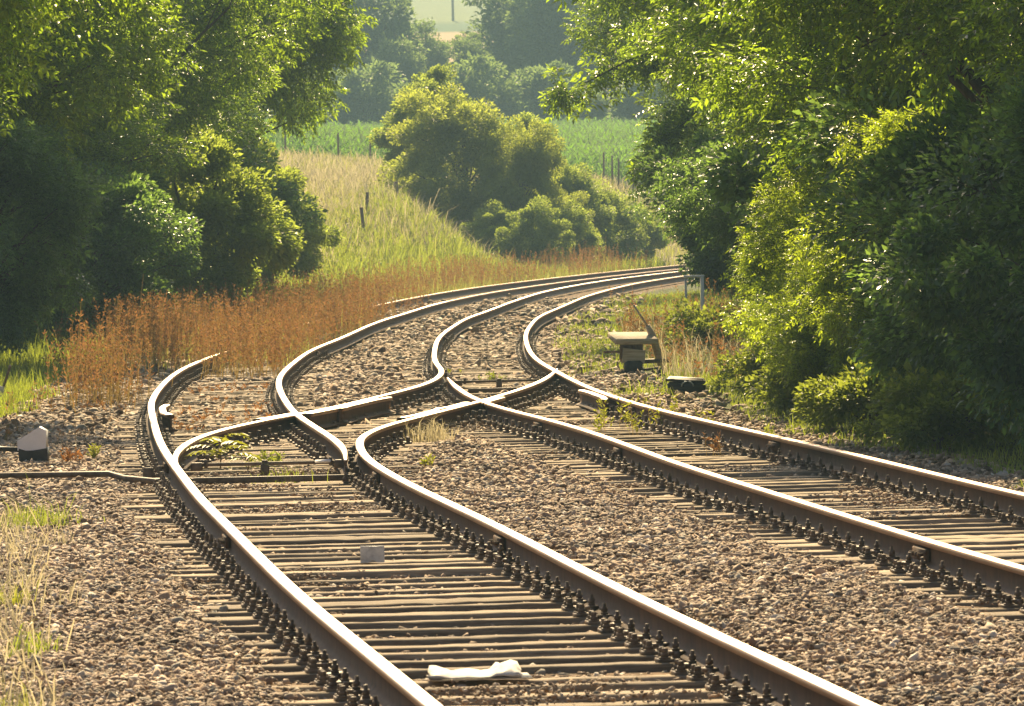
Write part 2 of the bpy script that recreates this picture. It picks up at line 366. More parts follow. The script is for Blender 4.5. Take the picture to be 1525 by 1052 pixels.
# ------------------------------------------------------------------ ballast stones
def ico():
    t = (1 + 5**.5) / 2
    V = np.array([(-1, t, 0), (1, t, 0), (-1, -t, 0), (1, -t, 0), (0, -1, t), (0, 1, t), (0, -1, -t), (0, 1, -t), (t, 0, -1), (t, 0, 1), (-t, 0, -1), (-t, 0, 1)], float)
    V /= np.linalg.norm(V[0])
    F = np.array([(0, 11, 5), (0, 5, 1), (0, 1, 7), (0, 7, 10), (0, 10, 11), (1, 5, 9), (5, 11, 4), (11, 10, 2), (10, 7, 6), (7, 1, 8), (3, 9, 4), (3, 4, 2), (3, 2, 6), (3, 6, 8), (3, 8, 9), (4, 9, 5), (2, 4, 11), (6, 2, 10), (8, 6, 7), (9, 8, 1)])
    return V, F
def stones(rng, P, S):
    V0, F0 = ico(); n = len(P)
    V = V0[None] * (1 + rng.normal(size=(n, 12, 1)) * .20) + rng.normal(size=(n, 12, 3)) * .09
    V *= np.stack([rng.uniform(.85, 1.35, n), rng.uniform(.6, 1.0, n), rng.uniform(.45, .75, n)], 1)[:, None]
    q = rng.normal(size=(n, 4)) * np.array([1, .28, .28, 1]); q /= np.linalg.norm(q, axis=1)[:, None]
    w, x, y, z = q.T
    R = np.stack([np.stack([1 - 2 * (y*y + z*z), 2 * (x*y - z*w), 2 * (x*z + y*w)], -1), np.stack([2 * (x*y + z*w), 1 - 2 * (x*x + z*z), 2 * (y*z - x*w)], -1), np.stack([2 * (x*z - y*w), 2 * (y*z + x*w), 1 - 2 * (x*x + y*y)], -1)], 1)
    V = np.einsum('nij,nkj->nki', R, V) * S[:, None, None] + P[:, None]
    F = F0[None] + (np.arange(n) * 12)[:, None, None]
    return V.reshape(-1, 3), F.reshape(-1, 3)
def raildist(x, y):
    dm = np.full(len(x), 9.0)
    for k, f in SP.items():
        ok = (y > f.k[0] - 3) & (y < f.k[-1])
        dm = np.where(ok, np.minimum(dm, np.abs(x - f(y))), dm)
    return dm
rng = np.random.default_rng(5)
SV, SF, off = [], [], 0
for y0, y1, dens, sz in ((22, 36, 900, .0170), (36, 50, 700, .0195), (50, 66, 430, .0235), (66, 85, 160, .036), (85, 120, 80, .048), (120, 165, 24, .07)):
    w0, w1 = -.0830 * y1 - .8, .0830 * y1 + .8
    N = int(dens * (w1 - w0) * (y1 - y0))
    x = rng.uniform(w0, w1, N); y = rng.uniform(y0, y1, N)
    d = xLL(y) - x; e = x - xRR(y); t = trackdist(x, y); rd = raildist(x, y)
    patch = vnoise(x, y, .5, 21)
    keep = np.ones(N, bool)
    ing = t < 1.28
    # little loose stone inside the gauge, more of it in patches further up the left track and in the pointwork
    lt = np.abs(x - cL(y)) < 1.3
    p_in = np.where(lt, np.interp(y, [20, 36, 42, 50, 60, 90, 120], [.20, .24, .50, .72, .85, .9, .8]), np.interp(y, [30, 55, 62, 80, 110], [.12, .16, .55, .7, .6]))
    p_in = p_in * np.where(t > .85, 1.25, 1.0)
    keep &= ~ing | (rng.random(N) < p_in * (.5 + patch))
    keep &= rd > (.085 + sz)
    keep &= (d < 3.0 + (patch - .5) * 2) | (y < 60)
    keep &= (rng.random(N) < np.interp(e, [-9, .5, 1.0, 1.7], [1, 1, .35, 0.0]))
    keep &= ~((d > 1.8) & (y > 58) & (rng.random(N) < .55))
    keep &= ~((x > cL(y) - .8) & (x < cL(y) + .6) & (y > 88) & (rng.random(N) < .5))
    x, y, t = x[keep], y[keep], t[keep]; n_ = len(x)
    S = sz * np.exp(np.clip(rng.normal(size=n_) * .27, -.6, .6)) * 1.10
    z = H(x, y) + S * np.where(t < 1.1, rng.uniform(-.5, .25, n_), rng.uniform(-.1, .45, n_)) + .025 * (vnoise(x, y, 3.1, 4) - .4) * (t > 1.2)
    v, f = stones(rng, np.stack([x, y, z], 1), S); SV.append(v); SF.append(f + off); off += len(v)
# grit and crumbs of stone strewn over the sleepers inside the gauge
N = 60000; y = 22 + 46 * rng.random(N)**1.3; c_ = np.where(rng.random(N) < .55, cL(y), cR(y)); x = c_ + rng.uniform(-1.25, 1.25, N)
k_ = (vnoise(x, y, .7, 91) + .35 * vnoise(x, y, 3.1, 92) > .93) & (raildist(x, y) > .06) & (np.abs(x) < .083 * y + .2)
x, y = x[k_], y[k_]; S = .0085 * np.exp(rng.normal(size=len(x)) * .35) * np.interp(y, [22, 68], [.9, 1.7])
v, f = stones(rng, np.stack([x, y, np.maximum(H(x, y) + .02, .0) + S * .25], 1), S); SV.append(v); SF.append(f + off); off += len(v)
tag(link('ballast', mesh_np('ballast', np.concatenate(SV), [np.concatenate(SF)], M_STONE)), 'brown and grey crushed stone ballast around and between the tracks', 'ballast', kind='stuff')

# ------------------------------------------------------------------ rails
PROF = [(.07, 0), (.07, .012), (.021, .028), (.009, .045), (.009, .124), (.034, .136), (.0385, .154), (.0365, .1665), (.029, .1715), (.010, .172)]
PROF = PROF + [(-a, z) for a, z in PROF[::-1]]
RZ = .018
M_HEADSIDE = noisy('worn_rail_head_side', [(0.3, (.20, .105, .05)), (0.7, (.40, .24, .13))], 2.0, .45, 0, metallic=.6, stretch=(8, .4, 8), spec=.5)
def sweep(ys, f, offx=0.0, topm=1, wscale=None, xs=None, flare=None):
    ys = np.asarray(ys, float); x = f(ys) if xs is None else xs
    dx = np.gradient(x, ys); L_ = np.sqrt(1 + dx * dx); N_ = np.stack([1 / L_, -dx / L_], 1)
    k = len(PROF); P = np.array(PROF)
    ws = np.ones(len(ys)) if wscale is None else wscale
    o = offx + (np.zeros(len(ys)) if flare is None else flare)
    lat = P[None, :, 0] * ws[:, None] + np.broadcast_to(o, (len(ys),))[:, None]
    V = np.stack([x[:, None] + lat * N_[:, :1], ys[:, None] + lat * N_[:, 1:], np.broadcast_to(P[None, :, 1] + RZ, lat.shape)], -1).reshape(-1, 3)
    F, fm = [], []
    for i in range(len(ys) - 1):
        for j in range(k):
            j2 = (j + 1) % k
            F.append((i * k + j, i * k + j2, i * k + k + j2, i * k + k + j)); zz = min(P[j][1], P[j2][1]); fm.append(1 if zz >= .155 else (2 if zz >= .135 else 0))
    def cap(o_, rev):
        q = []
        for j in range(k // 2 - 1):
            f4 = (o_ + j, o_ + j + 1, o_ + k - 2 - j, o_ + k - 1 - j); q.append(f4[::-1] if rev else f4)
        return q
    c = cap(0, True) + cap((len(ys) - 1) * k, False)
    F += c; fm += [0] * len(c)
    return V, np.array(F), fm
def stations(a, b):
    y = [a]
    while y[-1] < b: y.append(y[-1] + (.5 if y[-1] < 95 else 1.2))
    y[-1] = b; return np.array(y)
def rail(name, key, a, b, label, top, taper0=0, taper1=0, rusty_from=9e9):
    ys = stations(a, b); ws = np.ones(len(ys))
    if taper0: ws = np.minimum(ws, .30 + .70 * np.clip((ys - a) / taper0, 0, 1))
    if taper1: ws = np.minimum(ws, .30 + .70 * np.clip((b - ys) / taper1, 0, 1))
    V, F, fm = sweep(ys, SP[key], wscale=ws)
    fm = [2 if (q == 1 and V[f[0]][1] > rusty_from) else q for f, q in zip(F, fm)]      # little used siding: rusty running surface
    o = link(name, mesh_np(name, V, [F], [M_RUST, top, M_HEADSIDE], fm))
    return tag(o, label, 'rail')
rails = {}
rails['LL'] = rail('rail', 'LL', 12, 300, 'left rail of the left track, from the bottom edge to behind the rusty weeds', M_STEEL, rusty_from=96)
rails['LX'] = rail('rail', 'LX', 12, 81.3, 'bright rail right of the newspaper, bending through the points and crossing to the right track', M_STEEL, taper1=5)
rails['LM'] = rail('rail', 'LM', 51.7, 300, 'right rail of the far left track, its free blade tip ending near the fern', M_STEEL, taper0=4, rusty_from=150)
rails['XL'] = rail('rail', 'XL', 50.9, 285, 'curved rail from beside the fern through the crossover and up the far right track', M_STEEL, taper0=5)
rails['RL'] = rail('rail', 'RL', 30, 78.1, 'left rail of the near right track, ending in a curved blade tip at the crossover', M_DULLTOP, taper1=4)
rails['RR'] = rail('rail', 'RR', 30, 280, 'outermost right rail running beside the hedge and the lever stand', M_DULLTOP)

def fishplate(key, y):
    f = SP[key]; dx = float(f(y + .2) - f(y - .2)) / .4; a = -math.atan(dx); x = float(f(y))
    mb = MB()
    for s in (-1, 1):
        mb.box((s * .030, 0, RZ + .085), (.034, .46, .075), bev=.008)
        for k in (-.15, -.05, .05, .15): mb.tube([(s * .045, k, RZ + .085), (s * .078, k, RZ + .085)], .014, 6)
    o = mb.build('fishplate', [M_RUST], rails[key]); o.location = (x, y, 0); o.rotation_euler = (0, 0, a)
for k, y in (('LL', 40.7), ('LL', 53.4), ('LX', 39.8), ('LX', 50.3), ('RL', 61.7), ('RL', 54.5), ('RL', 37.4), ('RR', 55.1), ('RR', 66.0), ('LM', 98.0), ('XL', 108.0)):
    fishplate(k, y)

def short_rail(name, key, a, b, off, label, fl0=0.0, fl1=0.0, cat='rail'):
    ys = np.linspace(a, b, 15); t = (ys - a) / (b - a)
    flare = np.sign(off) * (fl0 * np.clip(1 - t / .25, 0, 1) + fl1 * np.clip(1 - (1 - t) / .25, 0, 1))
    V, F, fm = sweep(ys, SP[key], offx=off, flare=flare)
    return tag(link(name, mesh_np(name, V, [F], [M_RUST, M_STEEL, M_HEADSIDE], fm)), label, cat)
short_rail('check_rail', 'XL', 66.2, 70.0, .115, 'short check rail on the crossover rail, right of the first frog', .03, .05)
short_rail('check_rail', 'LL', 65.2, 69.0, .12, 'short check rail inside the far left rail, its pale end by the red seedlings', .07, .05)
short_rail('check_rail', 'RR', 67.3, 71.2, -.125, 'short check rail inside the right rail, below the lever stand', .06, .03)
short_rail('check_rail', 'LX', 62.6, 65.6, -.115, 'short check rail beside the dry brown tuft', .04, .05)
short_rail('wing_rail', 'XL', 64.6, 66.6, .10, 'flared wing rail on the right of the frog by the fern', .0, .05)
short_rail('wing_rail', 'XL', 63.2, 65.0, -.10, 'short flared wing rail on the left of the frog by the fern', .05, .0)
short_rail('wing_rail', 'LX', 65.4, 67.4, -.10, 'wing rail on the left of the frog in the middle crossover', .05, .0)
short_rail('wing_rail', 'LX', 67.0, 69.0, .10, 'wing rail on the right of the frog in the middle crossover', .05, .0)

# ------------------------------------------------------------------ sleepers and fastenings
def sleeper_mesh(L_, seed):
    r = np.random.default_rng(seed); nxs, nys = 28, 6
    prof = [(-.125, -.15), (-.127, -.012), (-.115, .0), (-.04, .001), (.04, .001), (.115, .0), (.127, -.012), (.125, -.15)]
    k = len(prof); xs = np.linspace(-L_ / 2, L_ / 2, nxs); V = []
    lane = r.normal(size=k) * .003
    for i, x in enumerate(xs):
        w = r.normal() * .004
        for j, (y, z) in enumerate(prof):
            e = (-.003 if 0 < j < k - 1 else 0) * r.random()
            V.append((x, y + w * .5 + r.normal() * .0015, z + lane[j] + r.normal() * .0012 + e))
    F = [(i * k + j, i * k + k + j, i * k + k + j + 1, i * k + j + 1) for i in range(nxs - 1) for j in range(k - 1)]
    F = [f[::-1] for f in F]
    ends = []
    for o_, rev in ((0, False), ((nxs - 1) * k, True)):
        for j in range(k // 2 - 1):
            f4 = (o_ + j, o_ + j + 1, o_ + k - 2 - j, o_ + k - 1 - j); ends.append(f4[::-1] if rev else f4)
    return mesh_np('sleeper', V, [np.array(F + ends)], M_TIMBER)
SL = {}
def get_sleeper(L_, v):
    L_ = round(L_ * 5) / 5; key = (L_, v)
    if key not in SL: SL[key] = sleeper_mesh(L_, int(L_ * 10) * 7 + v)
    return SL[key]
plate_me = MB().box((0, 0, .008), (.36, .17, .020), bev=.004).box((-.088, 0, .03), (.022, .15, .03), bev=.004).box((.088, 0, .03), (.022, .15, .03), bev=.004).mesh('baseplate', [M_IRON])
clamp = MB()
clamp.box((0, 0, .042), (.055, .09, .020), bev=.006).tube([(0, 0, .02), (0, 0, .112)], .010, 8).tube([(0, 0, .053), (0, 0, .064)], .020, 10).tube([(0, 0, .066), (0, 0, .090)], .0175, 6)
clamp_me = clamp.mesh('clamp_bolt', [M_IRON])
screw_me = MB().tube([(0, 0, .016), (0, 0, .026)], .030, 10).tube([(0, 0, .026), (0, 0, .045)], .020, 8).box((0, 0, .056), (.026, .026, .026), bev=.004).mesh('coach_screw', [M_IRON])
fs = MB()
for q in (-1, 1):
    fs.box((0, 0, .008), (.36, .17, .018), bev=.003) if q < 0 else None
    fs.box((q * .082, 0, .045), (.055, .10, .03), bev=.004).tube([(q * .085, 0, .05), (q * .085, 0, .12)], .019, 6)
    for s in (-.055, .055): fs.tube([(q * .145, s, .016), (q * .145, s, .065)], .020, 6)
fasten_me = fs.mesh('rail_fastening', [M_IRON])
KEYS = ['LL', 'LX', 'LM', 'XL', 'RL', 'RR']
def make_sleeper(cx, y, ang, L_, label, group, detail):
    o = link('sleeper', get_sleeper(L_, int(RNG.integers(4))))
    o.location = (cx, y, RNG.normal() * .006 - .003); o.rotation_euler = (RNG.normal() * .012, RNG.normal() * .002, ang + RNG.normal() * .006)
    tag(o, label, 'sleeper', group)
    ca_, sa_ = math.cos(ang), math.sin(ang)
    seats = []
    for k in KEYS:
        f = SP[k]
        if not (f.k[0] - 14 * (k in ('LL', 'LX', 'RL', 'RR')) <= y <= (f.k[-1] if k in ('LX', 'RL') else 999)): continue
        u = (float(f(y)) - cx) / ca_
        if abs(u) > L_ / 2 - .12: continue
        if any(abs(u - s) < .26 for s in seats): continue
        seats.append(u)
    for u in seats:
        if detail:
            p = link('baseplate', plate_me, o, (u, 0, 0))
            for q in (-1, 1):
                c = link('clamp_bolt', clamp_me, p, (q * .085, RNG.normal() * .004, RNG.normal() * .003)); c.rotation_euler = (RNG.normal() * .05, RNG.normal() * .05, RNG.random() * 6)
                for s in (-.055, .055):
                    link('coach_screw', screw_me, p, (q * .147, s, 0)).rotation_euler = (0, 0, RNG.random() * 6)
        else:
            link('rail_fastening', fasten_me, o, (u, 0, 0))
    return o
def slope(f, y): return float(f(y + .5) - f(y - .5))
y = 23.0
while y < 100:
    c = float(cL(y)); L_ = 2.6
    if 50 < y < 64:   # long bearers under the points reach towards the diverging rail
        hi = max(float(SP['LX'](y)), float(SP['LM'](max(y, 51.7)))) + .55; lo = float(xLL(y)) - .55
        c, L_ = (hi + lo) / 2, hi - lo
    ang = -math.atan(slope(SP['LL'], y))
    if abs(y - 29.45) < .3: lab, g = 'timber sleeper carrying the crumpled newspaper', None
    elif abs(y - 39.75) < .3: lab, g = 'timber sleeper behind the small grey upright plate', None
    elif y < 50: lab, g = 'weathered timber sleeper of the near left track, between the bottom edge and the points', 'near left track sleepers'
    elif y < 64: lab, g = 'long dark timber bearer under the left points around the fern', 'left points bearers'
    else: lab, g = 'half buried sleeper of the left track beyond the first frog', 'far left track sleepers'
    make_sleeper(c, y, ang, L_, lab, g, y < 52); y += .6
y = 31.0
while y < 112:
    c = float(cR(y)); L_ = 2.6
    if 64 < y < 82:
        lo = min(float(SP['RL'](min(y, 78))), float(SP['XL'](y)) if y > 74 else 9) - .55; hi = float(xRR(y)) + .55
        c, L_ = (hi + lo) / 2, hi - lo
    ang = -math.atan(slope(SP['RR'], y))
    if y < 64: lab, g = 'pale timber sleeper of the near right track, by the hedge side', 'near right track sleepers'
    elif y < 82: lab, g = 'long timber bearer under the right points between frog and stretcher bar', 'right points bearers'
    else: lab, g = 'gravelly sleeper of the right track beyond the stretcher bar', 'far right track sleepers'
    make_sleeper(c, y, ang, L_, lab, g, y < 60); y += .6
y = 65.2
while y < 76:
    c = float(cX(y))
    make_sleeper(c, y, -math.atan(slope(SP['LX'], y)), 2.4, 'timber bearer under the crossover between the two tracks', 'crossover bearers', False); y += .72

# ------------------------------------------------------------------ foliage building
def unit(a): return a / (np.linalg.norm(a, axis=-1, keepdims=True) + 1e-9)
def leaf_tris(P, A, N, L, W):
    """folded lozenge leaves -> verts, tris"""
    A = unit(A); S = unit(np.cross(A, N)); N = unit(np.cross(S, A)); L = np.asarray(L).reshape(-1, 1); W = np.asarray(W).reshape(-1, 1)
    V = np.stack([P, P + A * L * .45 + S * W * .5 + N * W * .18, P + A * L - N * L * .12, P + A * L * .45 - S * W * .5 + N * W * .18], 1)
    n_ = len(P); i = (np.arange(n_) * 4)[:, None]
    T = np.concatenate([i + np.array([[0, 1, 2]]), i + np.array([[0, 2, 3]])], 1).reshape(-1, 3)
    return V.reshape(-1, 3), T
def pinnate(rng, P, A, N, L, pairs=3, lw=.40):
    """compound leaves: leaflets in pairs on a drooping stalk plus an end leaflet"""
    A = unit(A); S = unit(np.cross(A, N)); out = []
    Lc = L[:, None]
    for k in range(pairs):
        t = .30 + .55 * k / max(1, pairs - 1)
        for s in (-1, 1):
            p = P + A * Lc * t + np.array([0, 0, -1]) * Lc * .15 * t * t
            a = A * .55 + S * s * .85 + np.array([0, 0, -.12]) + rng.normal(size=P.shape) * .15
            out.append((p, a, N + rng.normal(size=P.shape) * .3, L * .40 * rng.uniform(.8, 1.15, len(L))))
    out.append((P + A * Lc * .92 - np.array([0, 0, 1]) * Lc * .13, A + np.array([0, 0, -.3]), N, L * .42))
    P2 = np.concatenate([o[0] for o in out]); A2 = np.concatenate([o[1] for o in out]); N2 = np.concatenate([o[2] for o in out]); L2 = np.concatenate([o[3] for o in out])
    return leaf_tris(P2, A2, N2, L2, L2 * lw)
def crown(seed, R, rz, hc, nc, rc, spc, L, kind, low=-.75, squash=.75, lobes=.25):
    rng = np.random.default_rng(seed)
    D = unit(rng.normal(size=(nc * 3, 3))); D = D[D[:, 2] > low][:nc]
    lob = 1 + lobes * (np.sin(D[:, 0] * 3.1 + seed) * np.cos(D[:, 1] * 2.7 + seed * 2) + .6 * np.sin(D[:, 2] * 5 + seed))
    f = rng.uniform(.30, 1.0, len(D))**.55 * lob
    C = D * f[:, None] * np.array([R, R, rz]) + np.array([0, 0, hc])
    rad = rc * rng.uniform(.65, 1.35, len(C))
    idx = np.repeat(np.arange(len(C)), spc); n_ = len(idx)
    u = unit(rng.normal(size=(n_, 3))); rr = rng.random(n_)**.45
    P = C[idx] + u * (rad[idx] * rr)[:, None] * np.array([1, 1, squash])
    P[:, 2] = np.maximum(P[:, 2], .04 + .05 * rng.random(n_))
    out = unit(u + .7 * unit(P - np.array([0, 0, hc])) + rng.normal(size=(n_, 3)) * .55 + np.array([0, 0, -.12]))
    N = unit(np.array([0, 0, 1.0]) + rng.normal(size=(n_, 3)) * .55 + .4 * u)
    Ls = L * np.exp(rng.normal(size=n_) * .2)
    if kind == 'pinnate': V, T = pinnate(rng, P, out, N, Ls)
    else: V, T = leaf_tris(P, out, N, Ls, Ls * (.62 if kind == 'round' else .34))
    # trunk and limbs
    mb = MB(); rt_ = max(.025, R * .042)
    tp = np.array([(0, 0, -.4), (rng.normal() * .05 * R, rng.normal() * .05 * R, hc * .35), (rng.normal() * .1 * R, rng.normal() * .1 * R, hc * .75), (rng.normal() * .12 * R, rng.normal() * .12 * R, hc + rz * .55)])
    tt = np.linspace(0, 3, 13); tpp = np.stack([np.interp(tt, range(4), tp[:, i]) for i in range(3)], 1)
    mb.tube(tpp, rt_ * np.linspace(1.25, .18, 13), 9)
    for c in C[rng.permutation(len(C))[:min(len(C), 40)]]:
        h = np.clip(c[2] * rng.uniform(.35, .7), hc * .12, hc * 1.2); i = np.argmin(np.abs(tpp[:, 2] - h)); a = tpp[i]
        mid = a * .45 + c * .55 + np.array([0, 0, .12 * R]) + rng.normal(size=3) * .07 * R
        t = np.linspace(0, 1, 8)[:, None]; Q = a * (1 - t)**2 + 2 * mid * t * (1 - t) + c * t * t
        mb.tube(Q, rt_ * np.linspace(.42, .07, 8), 6, cap=False)
        for _ in range(2):
            b_ = Q[rng.integers(4, 7)]; e = c + unit(rng.normal(size=3)) * rc * .9
            mb.tube(b_ + (e - b_) * np.linspace(0, 1, 4)[:, None], rt_ * np.linspace(.13, .04, 4), 4, cap=False)
    return (V, T), mb
TEMPL = {}
def template(key, leaf_m, **kw):
    (V, T), mb = crown(**kw)
    TEMPL[key] = (mesh_np('crown', V, [T], leaf_m), mb.mesh('trunk', [M_BARK], True))
template('ash_a', M_ASH, seed=3, R=3.4, rz=3.2, hc=5.6, nc=200, rc=.55, spc=125, L=.23, kind='pinnate')
template('ash_b', M_ASH, seed=8, R=3.4, rz=3.4, hc=5.6, nc=190, rc=.56, spc=125, L=.22, kind='pinnate')
template('ash_low', M_DARKLEAF, seed=14, R=2.2, rz=2.5, hc=2.7, nc=105, rc=.45, spc=140, L=.21, kind='pinnate', low=-.95)
template('elder', M_ELDER, seed=21, R=1.35, rz=1.55, hc=1.45, nc=85, rc=.33, spc=230, L=.125, kind='pinnate', low=-.97)
template('shrub', M_BUSH, seed=27, R=1.5, rz=1.7, hc=1.6, nc=85, rc=.38, spc=480, L=.085, kind='round', low=-.97)
template('dark_shrub', M_DARKLEAF, seed=33, R=1.5, rz=1.8, hc=1.7, nc=85, rc=.38, spc=560, L=.075, kind='round', low=-.97)
template('hazel', M_HAZEL, seed=41, R=3.0, rz=3.0, hc=3.0, nc=190, rc=.55, spc=400, L=.13, kind='round', low=-.97, lobes=.20)
template('tall_bush', M_BUSH, seed=46, R=2.0, rz=2.9, hc=3.0, nc=120, rc=.48, spc=300, L=.15, kind='round', low=-.95)
template('bramble', M_GRASS, seed=52, R=1.0, rz=.55, hc=.45, nc=50, rc=.30, spc=120, L=.10, kind='round', low=-.6)
template('far_a', M_FARLEAF, seed=61, R=3.6, rz=4.8, hc=6.3, nc=130, rc=.95, spc=150, L=.34, kind='round', low=-.9)
template('far_b', M_FARLEAF, seed=67, R=4.2, rz=5.6, hc=7.0, nc=120, rc=1.1, spc=160, L=.36, kind='round', low=-.8)
template('far_low', M_FARLEAF, seed=72, R=2.8, rz=2.2, hc=2.0, nc=70, rc=.75, spc=140, L=.30, kind='round', low=-.9)
def plant(name, key, x, y, s, label, cat, group=None, rot=None, sz=None, dz=0.0, leaf=None):
    o = bpy.data.objects.new(name, None); COL.objects.link(o); o.empty_display_size = .2
    o.location = (x, y, Hs(x, y) + dz); o.rotation_euler = (0, 0, RNG.random() * 6.28 if rot is None else rot); o.scale = (s, s, (sz or s))
    tag(o, label, cat, group)
    link('crown', TEMPL[key][0], o); link('trunk', TEMPL[key][1], o)
    return o
# left side
plant('ash_tree', 'ash_a', -8.9, 98, 1.10, 'big dark ash at the left edge, its crown overhanging with bright backlit tips', 'tree', rot=.4)
plant('ash_tree', 'ash_b', -8.2, 121, 1.12, 'tall ash in the middle of the left trees, lit yellow along its right edge', 'tree', rot=2.2)
plant('ash_tree', 'ash_a', -7.7, 150, 1.2, 'bluish ash rightmost of the left trees, hanging over the maize', 'tree', rot=4.0, sz=1.42)
plant('ash_tree', 'ash_b', -8.4, 71, 1.05, 'nearest left ash, just its twigs showing at the left edge', 'tree', rot=1.0)
plant('tree', 'ash_b', -13.5, 134, 1.35, 'tree filling the gap behind the two darkest left ashes', 'tree', rot=5.0)
plant('tree', 'ash_a', -12.5, 172, 1.45, 'tall tree standing behind the bluish ash on the left', 'tree', rot=3.0)
plant('tree', 'ash_a', -15.0, 112, 1.3, 'tree deep in shade behind the left edge ash', 'tree', rot=2.6)
plant('ash_tree', 'ash_a', -9.6, 112, 1.0, 'low branched ash between the left edge ash and the middle one', 'tree', rot=1.3, sz=.80)
plant('ash_tree', 'ash_b', -9.3, 134, 1.0, 'low branched ash behind the middle left ash', 'tree', rot=.6, sz=.78)
plant('shrub', 'ash_low', -8.0, 93, .82, 'ash sapling thicket at the left edge above the bright grass', 'shrub', rot=.3)
plant('shrub', 'dark_shrub', -7.3, 108, 1.05, 'dark bluish shrub behind the tallest orange weed clump', 'shrub', rot=.9)
plant('shrub', 'dark_shrub', -8.9, 116, 1.45, 'dark dense shrub under the left ash crowns', 'shrub', rot=3.9)
plant('shrub', 'shrub', -6.3, 124, 1.28, 'green shrub under the middle ash, brightest at its right', 'shrub', rot=1.9)
plant('shrub', 'dark_shrub', -7.2, 139, 1.4, 'dark shrub between the middle ash and the rounded bush', 'shrub', rot=5.2)
plant('shrub', 'shrub', -6.25, 163, 1.05, 'rounded light edged bush beside the dry grass bank', 'shrub', rot=2.5)
plant('shrub', 'shrub', -7.0, 158, 1.22, 'tall pale green bush just left of the rounded one', 'shrub', rot=.4, sz=1.3)
plant('shrub', 'ash_low', -8.6, 160, 1.05, 'leafy thicket behind the rounded bush on the left', 'shrub', rot=2.5)
plant('bramble_bush', 'bramble', -6.35, 129, 1.0, 'low sunlit bramble in front of the left shrubs', 'shrub', rot=.2)
plant('bramble_bush', 'bramble', -5.5, 133, .85, 'small sunlit bramble beside the rusty weeds', 'shrub', rot=1.2)
# middle bushes
plant('bush', 'hazel', -1.9, 241, .90, 'large yellow green bush in the middle beyond the curve', 'bush', rot=.7, dz=-.15)
plant('bush', 'hazel', .45, 239, .55, 'yellow leaved bush, the brightest, right of the large middle one', 'bush', rot=2.9, sz=.78, dz=.5)
plant('bush', 'tall_bush', 2.2, 247, .74, 'dark green bush between the yellow bush and the right maize', 'bush', rot=1.1, dz=-.1)
plant('bush', 'shrub', -.5, 234, .72, 'small grey green shrub half under the large middle bush', 'bush', rot=1.4, dz=-.1)
plant('bush', 'hazel', 1.9, 243, .46, 'low yellow green bush linking the middle bush and the dark one', 'bush', rot=3.7)
plant('bush', 'shrub', .9, 232, .84, 'low grey green shrub at the foot of the yellow bush', 'bush', rot=.1, dz=-.1)
plant('bush', 'shrub', 3.6, 251, 1.05, 'pale rounded shrub near where the rails vanish', 'bush', rot=4.1, dz=-.2)
plant('bush', 'shrub', 5.0, 256, .85, 'small pale shrub close to the hedge at the curve end', 'bush', rot=2.0, dz=-.1)
plant('bush', 'tall_bush', -3.2, 252, .84, 'fresh green bush top rising behind the large middle bush', 'bush', rot=5.1, dz=-.1)
plant('bush', 'tall_bush', .6, 262, .78, 'green bush top between the middle bush and far trees', 'bush', rot=3.3, dz=-.3)
plant('bush', 'shrub', 2.1, 236, .8, 'low shrub behind the reddish weeds by the track', 'bush', rot=5.3, dz=-.1)
# right hedge, near to far
plant('ash_tree', 'ash_b', 5.7, 61, 1.05, 'darkest tree, at the right edge', 'tree', rot=.5)
plant('ash_tree', 'ash_a', 6.3, 80, 1.06, 'ash with bright glinting leaves above the sunlit elder', 'tree', rot=1.4)
plant('ash_tree', 'ash_b', 6.4, 104, 1.30, 'tall ash overhanging the right track with a drooping branch', 'tree', rot=2.7)
ash = plant('ash_tree', 'ash_a', 6.1, 128, 1.30, 'ash crown reaching furthest left over the track', 'tree', rot=5.5)
def limb(parent, pts, seed, nspray, spread, L):
    rng = np.random.default_rng(seed); pts = np.array(pts, float); t = np.linspace(0, 1, 14)
    Q = np.stack([np.interp(t, np.linspace(0, 1, len(pts)), pts[:, i]) for i in range(3)], 1)
    mb = MB().tube(Q, np.linspace(.055, .010, 14), 6)
    P = []
    for k in range(46):
        q = Q[rng.integers(5, 14)]; e = q + unit(rng.normal(size=3) + np.array([-.5, 0, -.35])) * rng.uniform(.15, 1) * spread
        mb.tube([q, (q + e) / 2 + np.array([0, 0, .03]), e], [.010, .007, .003], 4, cap=False); P += [q + (e - q) * rng.uniform(.4, 1.05) + rng.normal(size=3) * .05 for _ in range(nspray)]
    P = np.array(P); A = unit(rng.normal(size=P.shape) + np.array([-.4, 0, -.5])); N = unit(rng.normal(size=P.shape) * .5 + np.array([0, 0, 1.0]))
    V, T = pinnate(rng, P, A, N, L * np.exp(rng.normal(size=len(P)) * .2))
    inv = parent.matrix_basis.inverted(); lb = mb.build('limb', [M_BARK], parent); lb.matrix_basis = inv
    link('limb_leaves', mesh_np('limb_leaves', V, [T], M_ASH), lb)
bpy.context.view_layer.update()
limb(ash, [(5.6, 128, 5.2), (4.0, 127.5, 5.6), (2.6, 127, 5.3), (1.2, 126.5, 4.6)], 4, 9, .55, .30)
limb(ash, [(5.0, 127, 4.2), (3.9, 126, 4.3), (3.2, 125.5, 3.7), (2.7, 125, 3.0)], 6, 8, .5, .30)
plant('ash_tree', 'ash_b', 7.4, 160, 1.3, 'ash far down the right hedge', 'tree', rot=3.6)
plant('ash_tree', 'ash_a', 5.9, 71, .95, 'ash filling the wall of leaves above the nearest sunlit elder', 'tree', rot=.2, sz=.80)
plant('ash_tree', 'ash_b', 6.2, 91, 1.02, 'ash low over the brown grass, between the glinting ash and the tall one', 'tree', rot=3.8, sz=.85)
plant('ash_tree', 'ash_b', 6.9, 55, .85, 'half seen ash sapling at the extreme right edge', 'tree', rot=2.4, sz=.75)
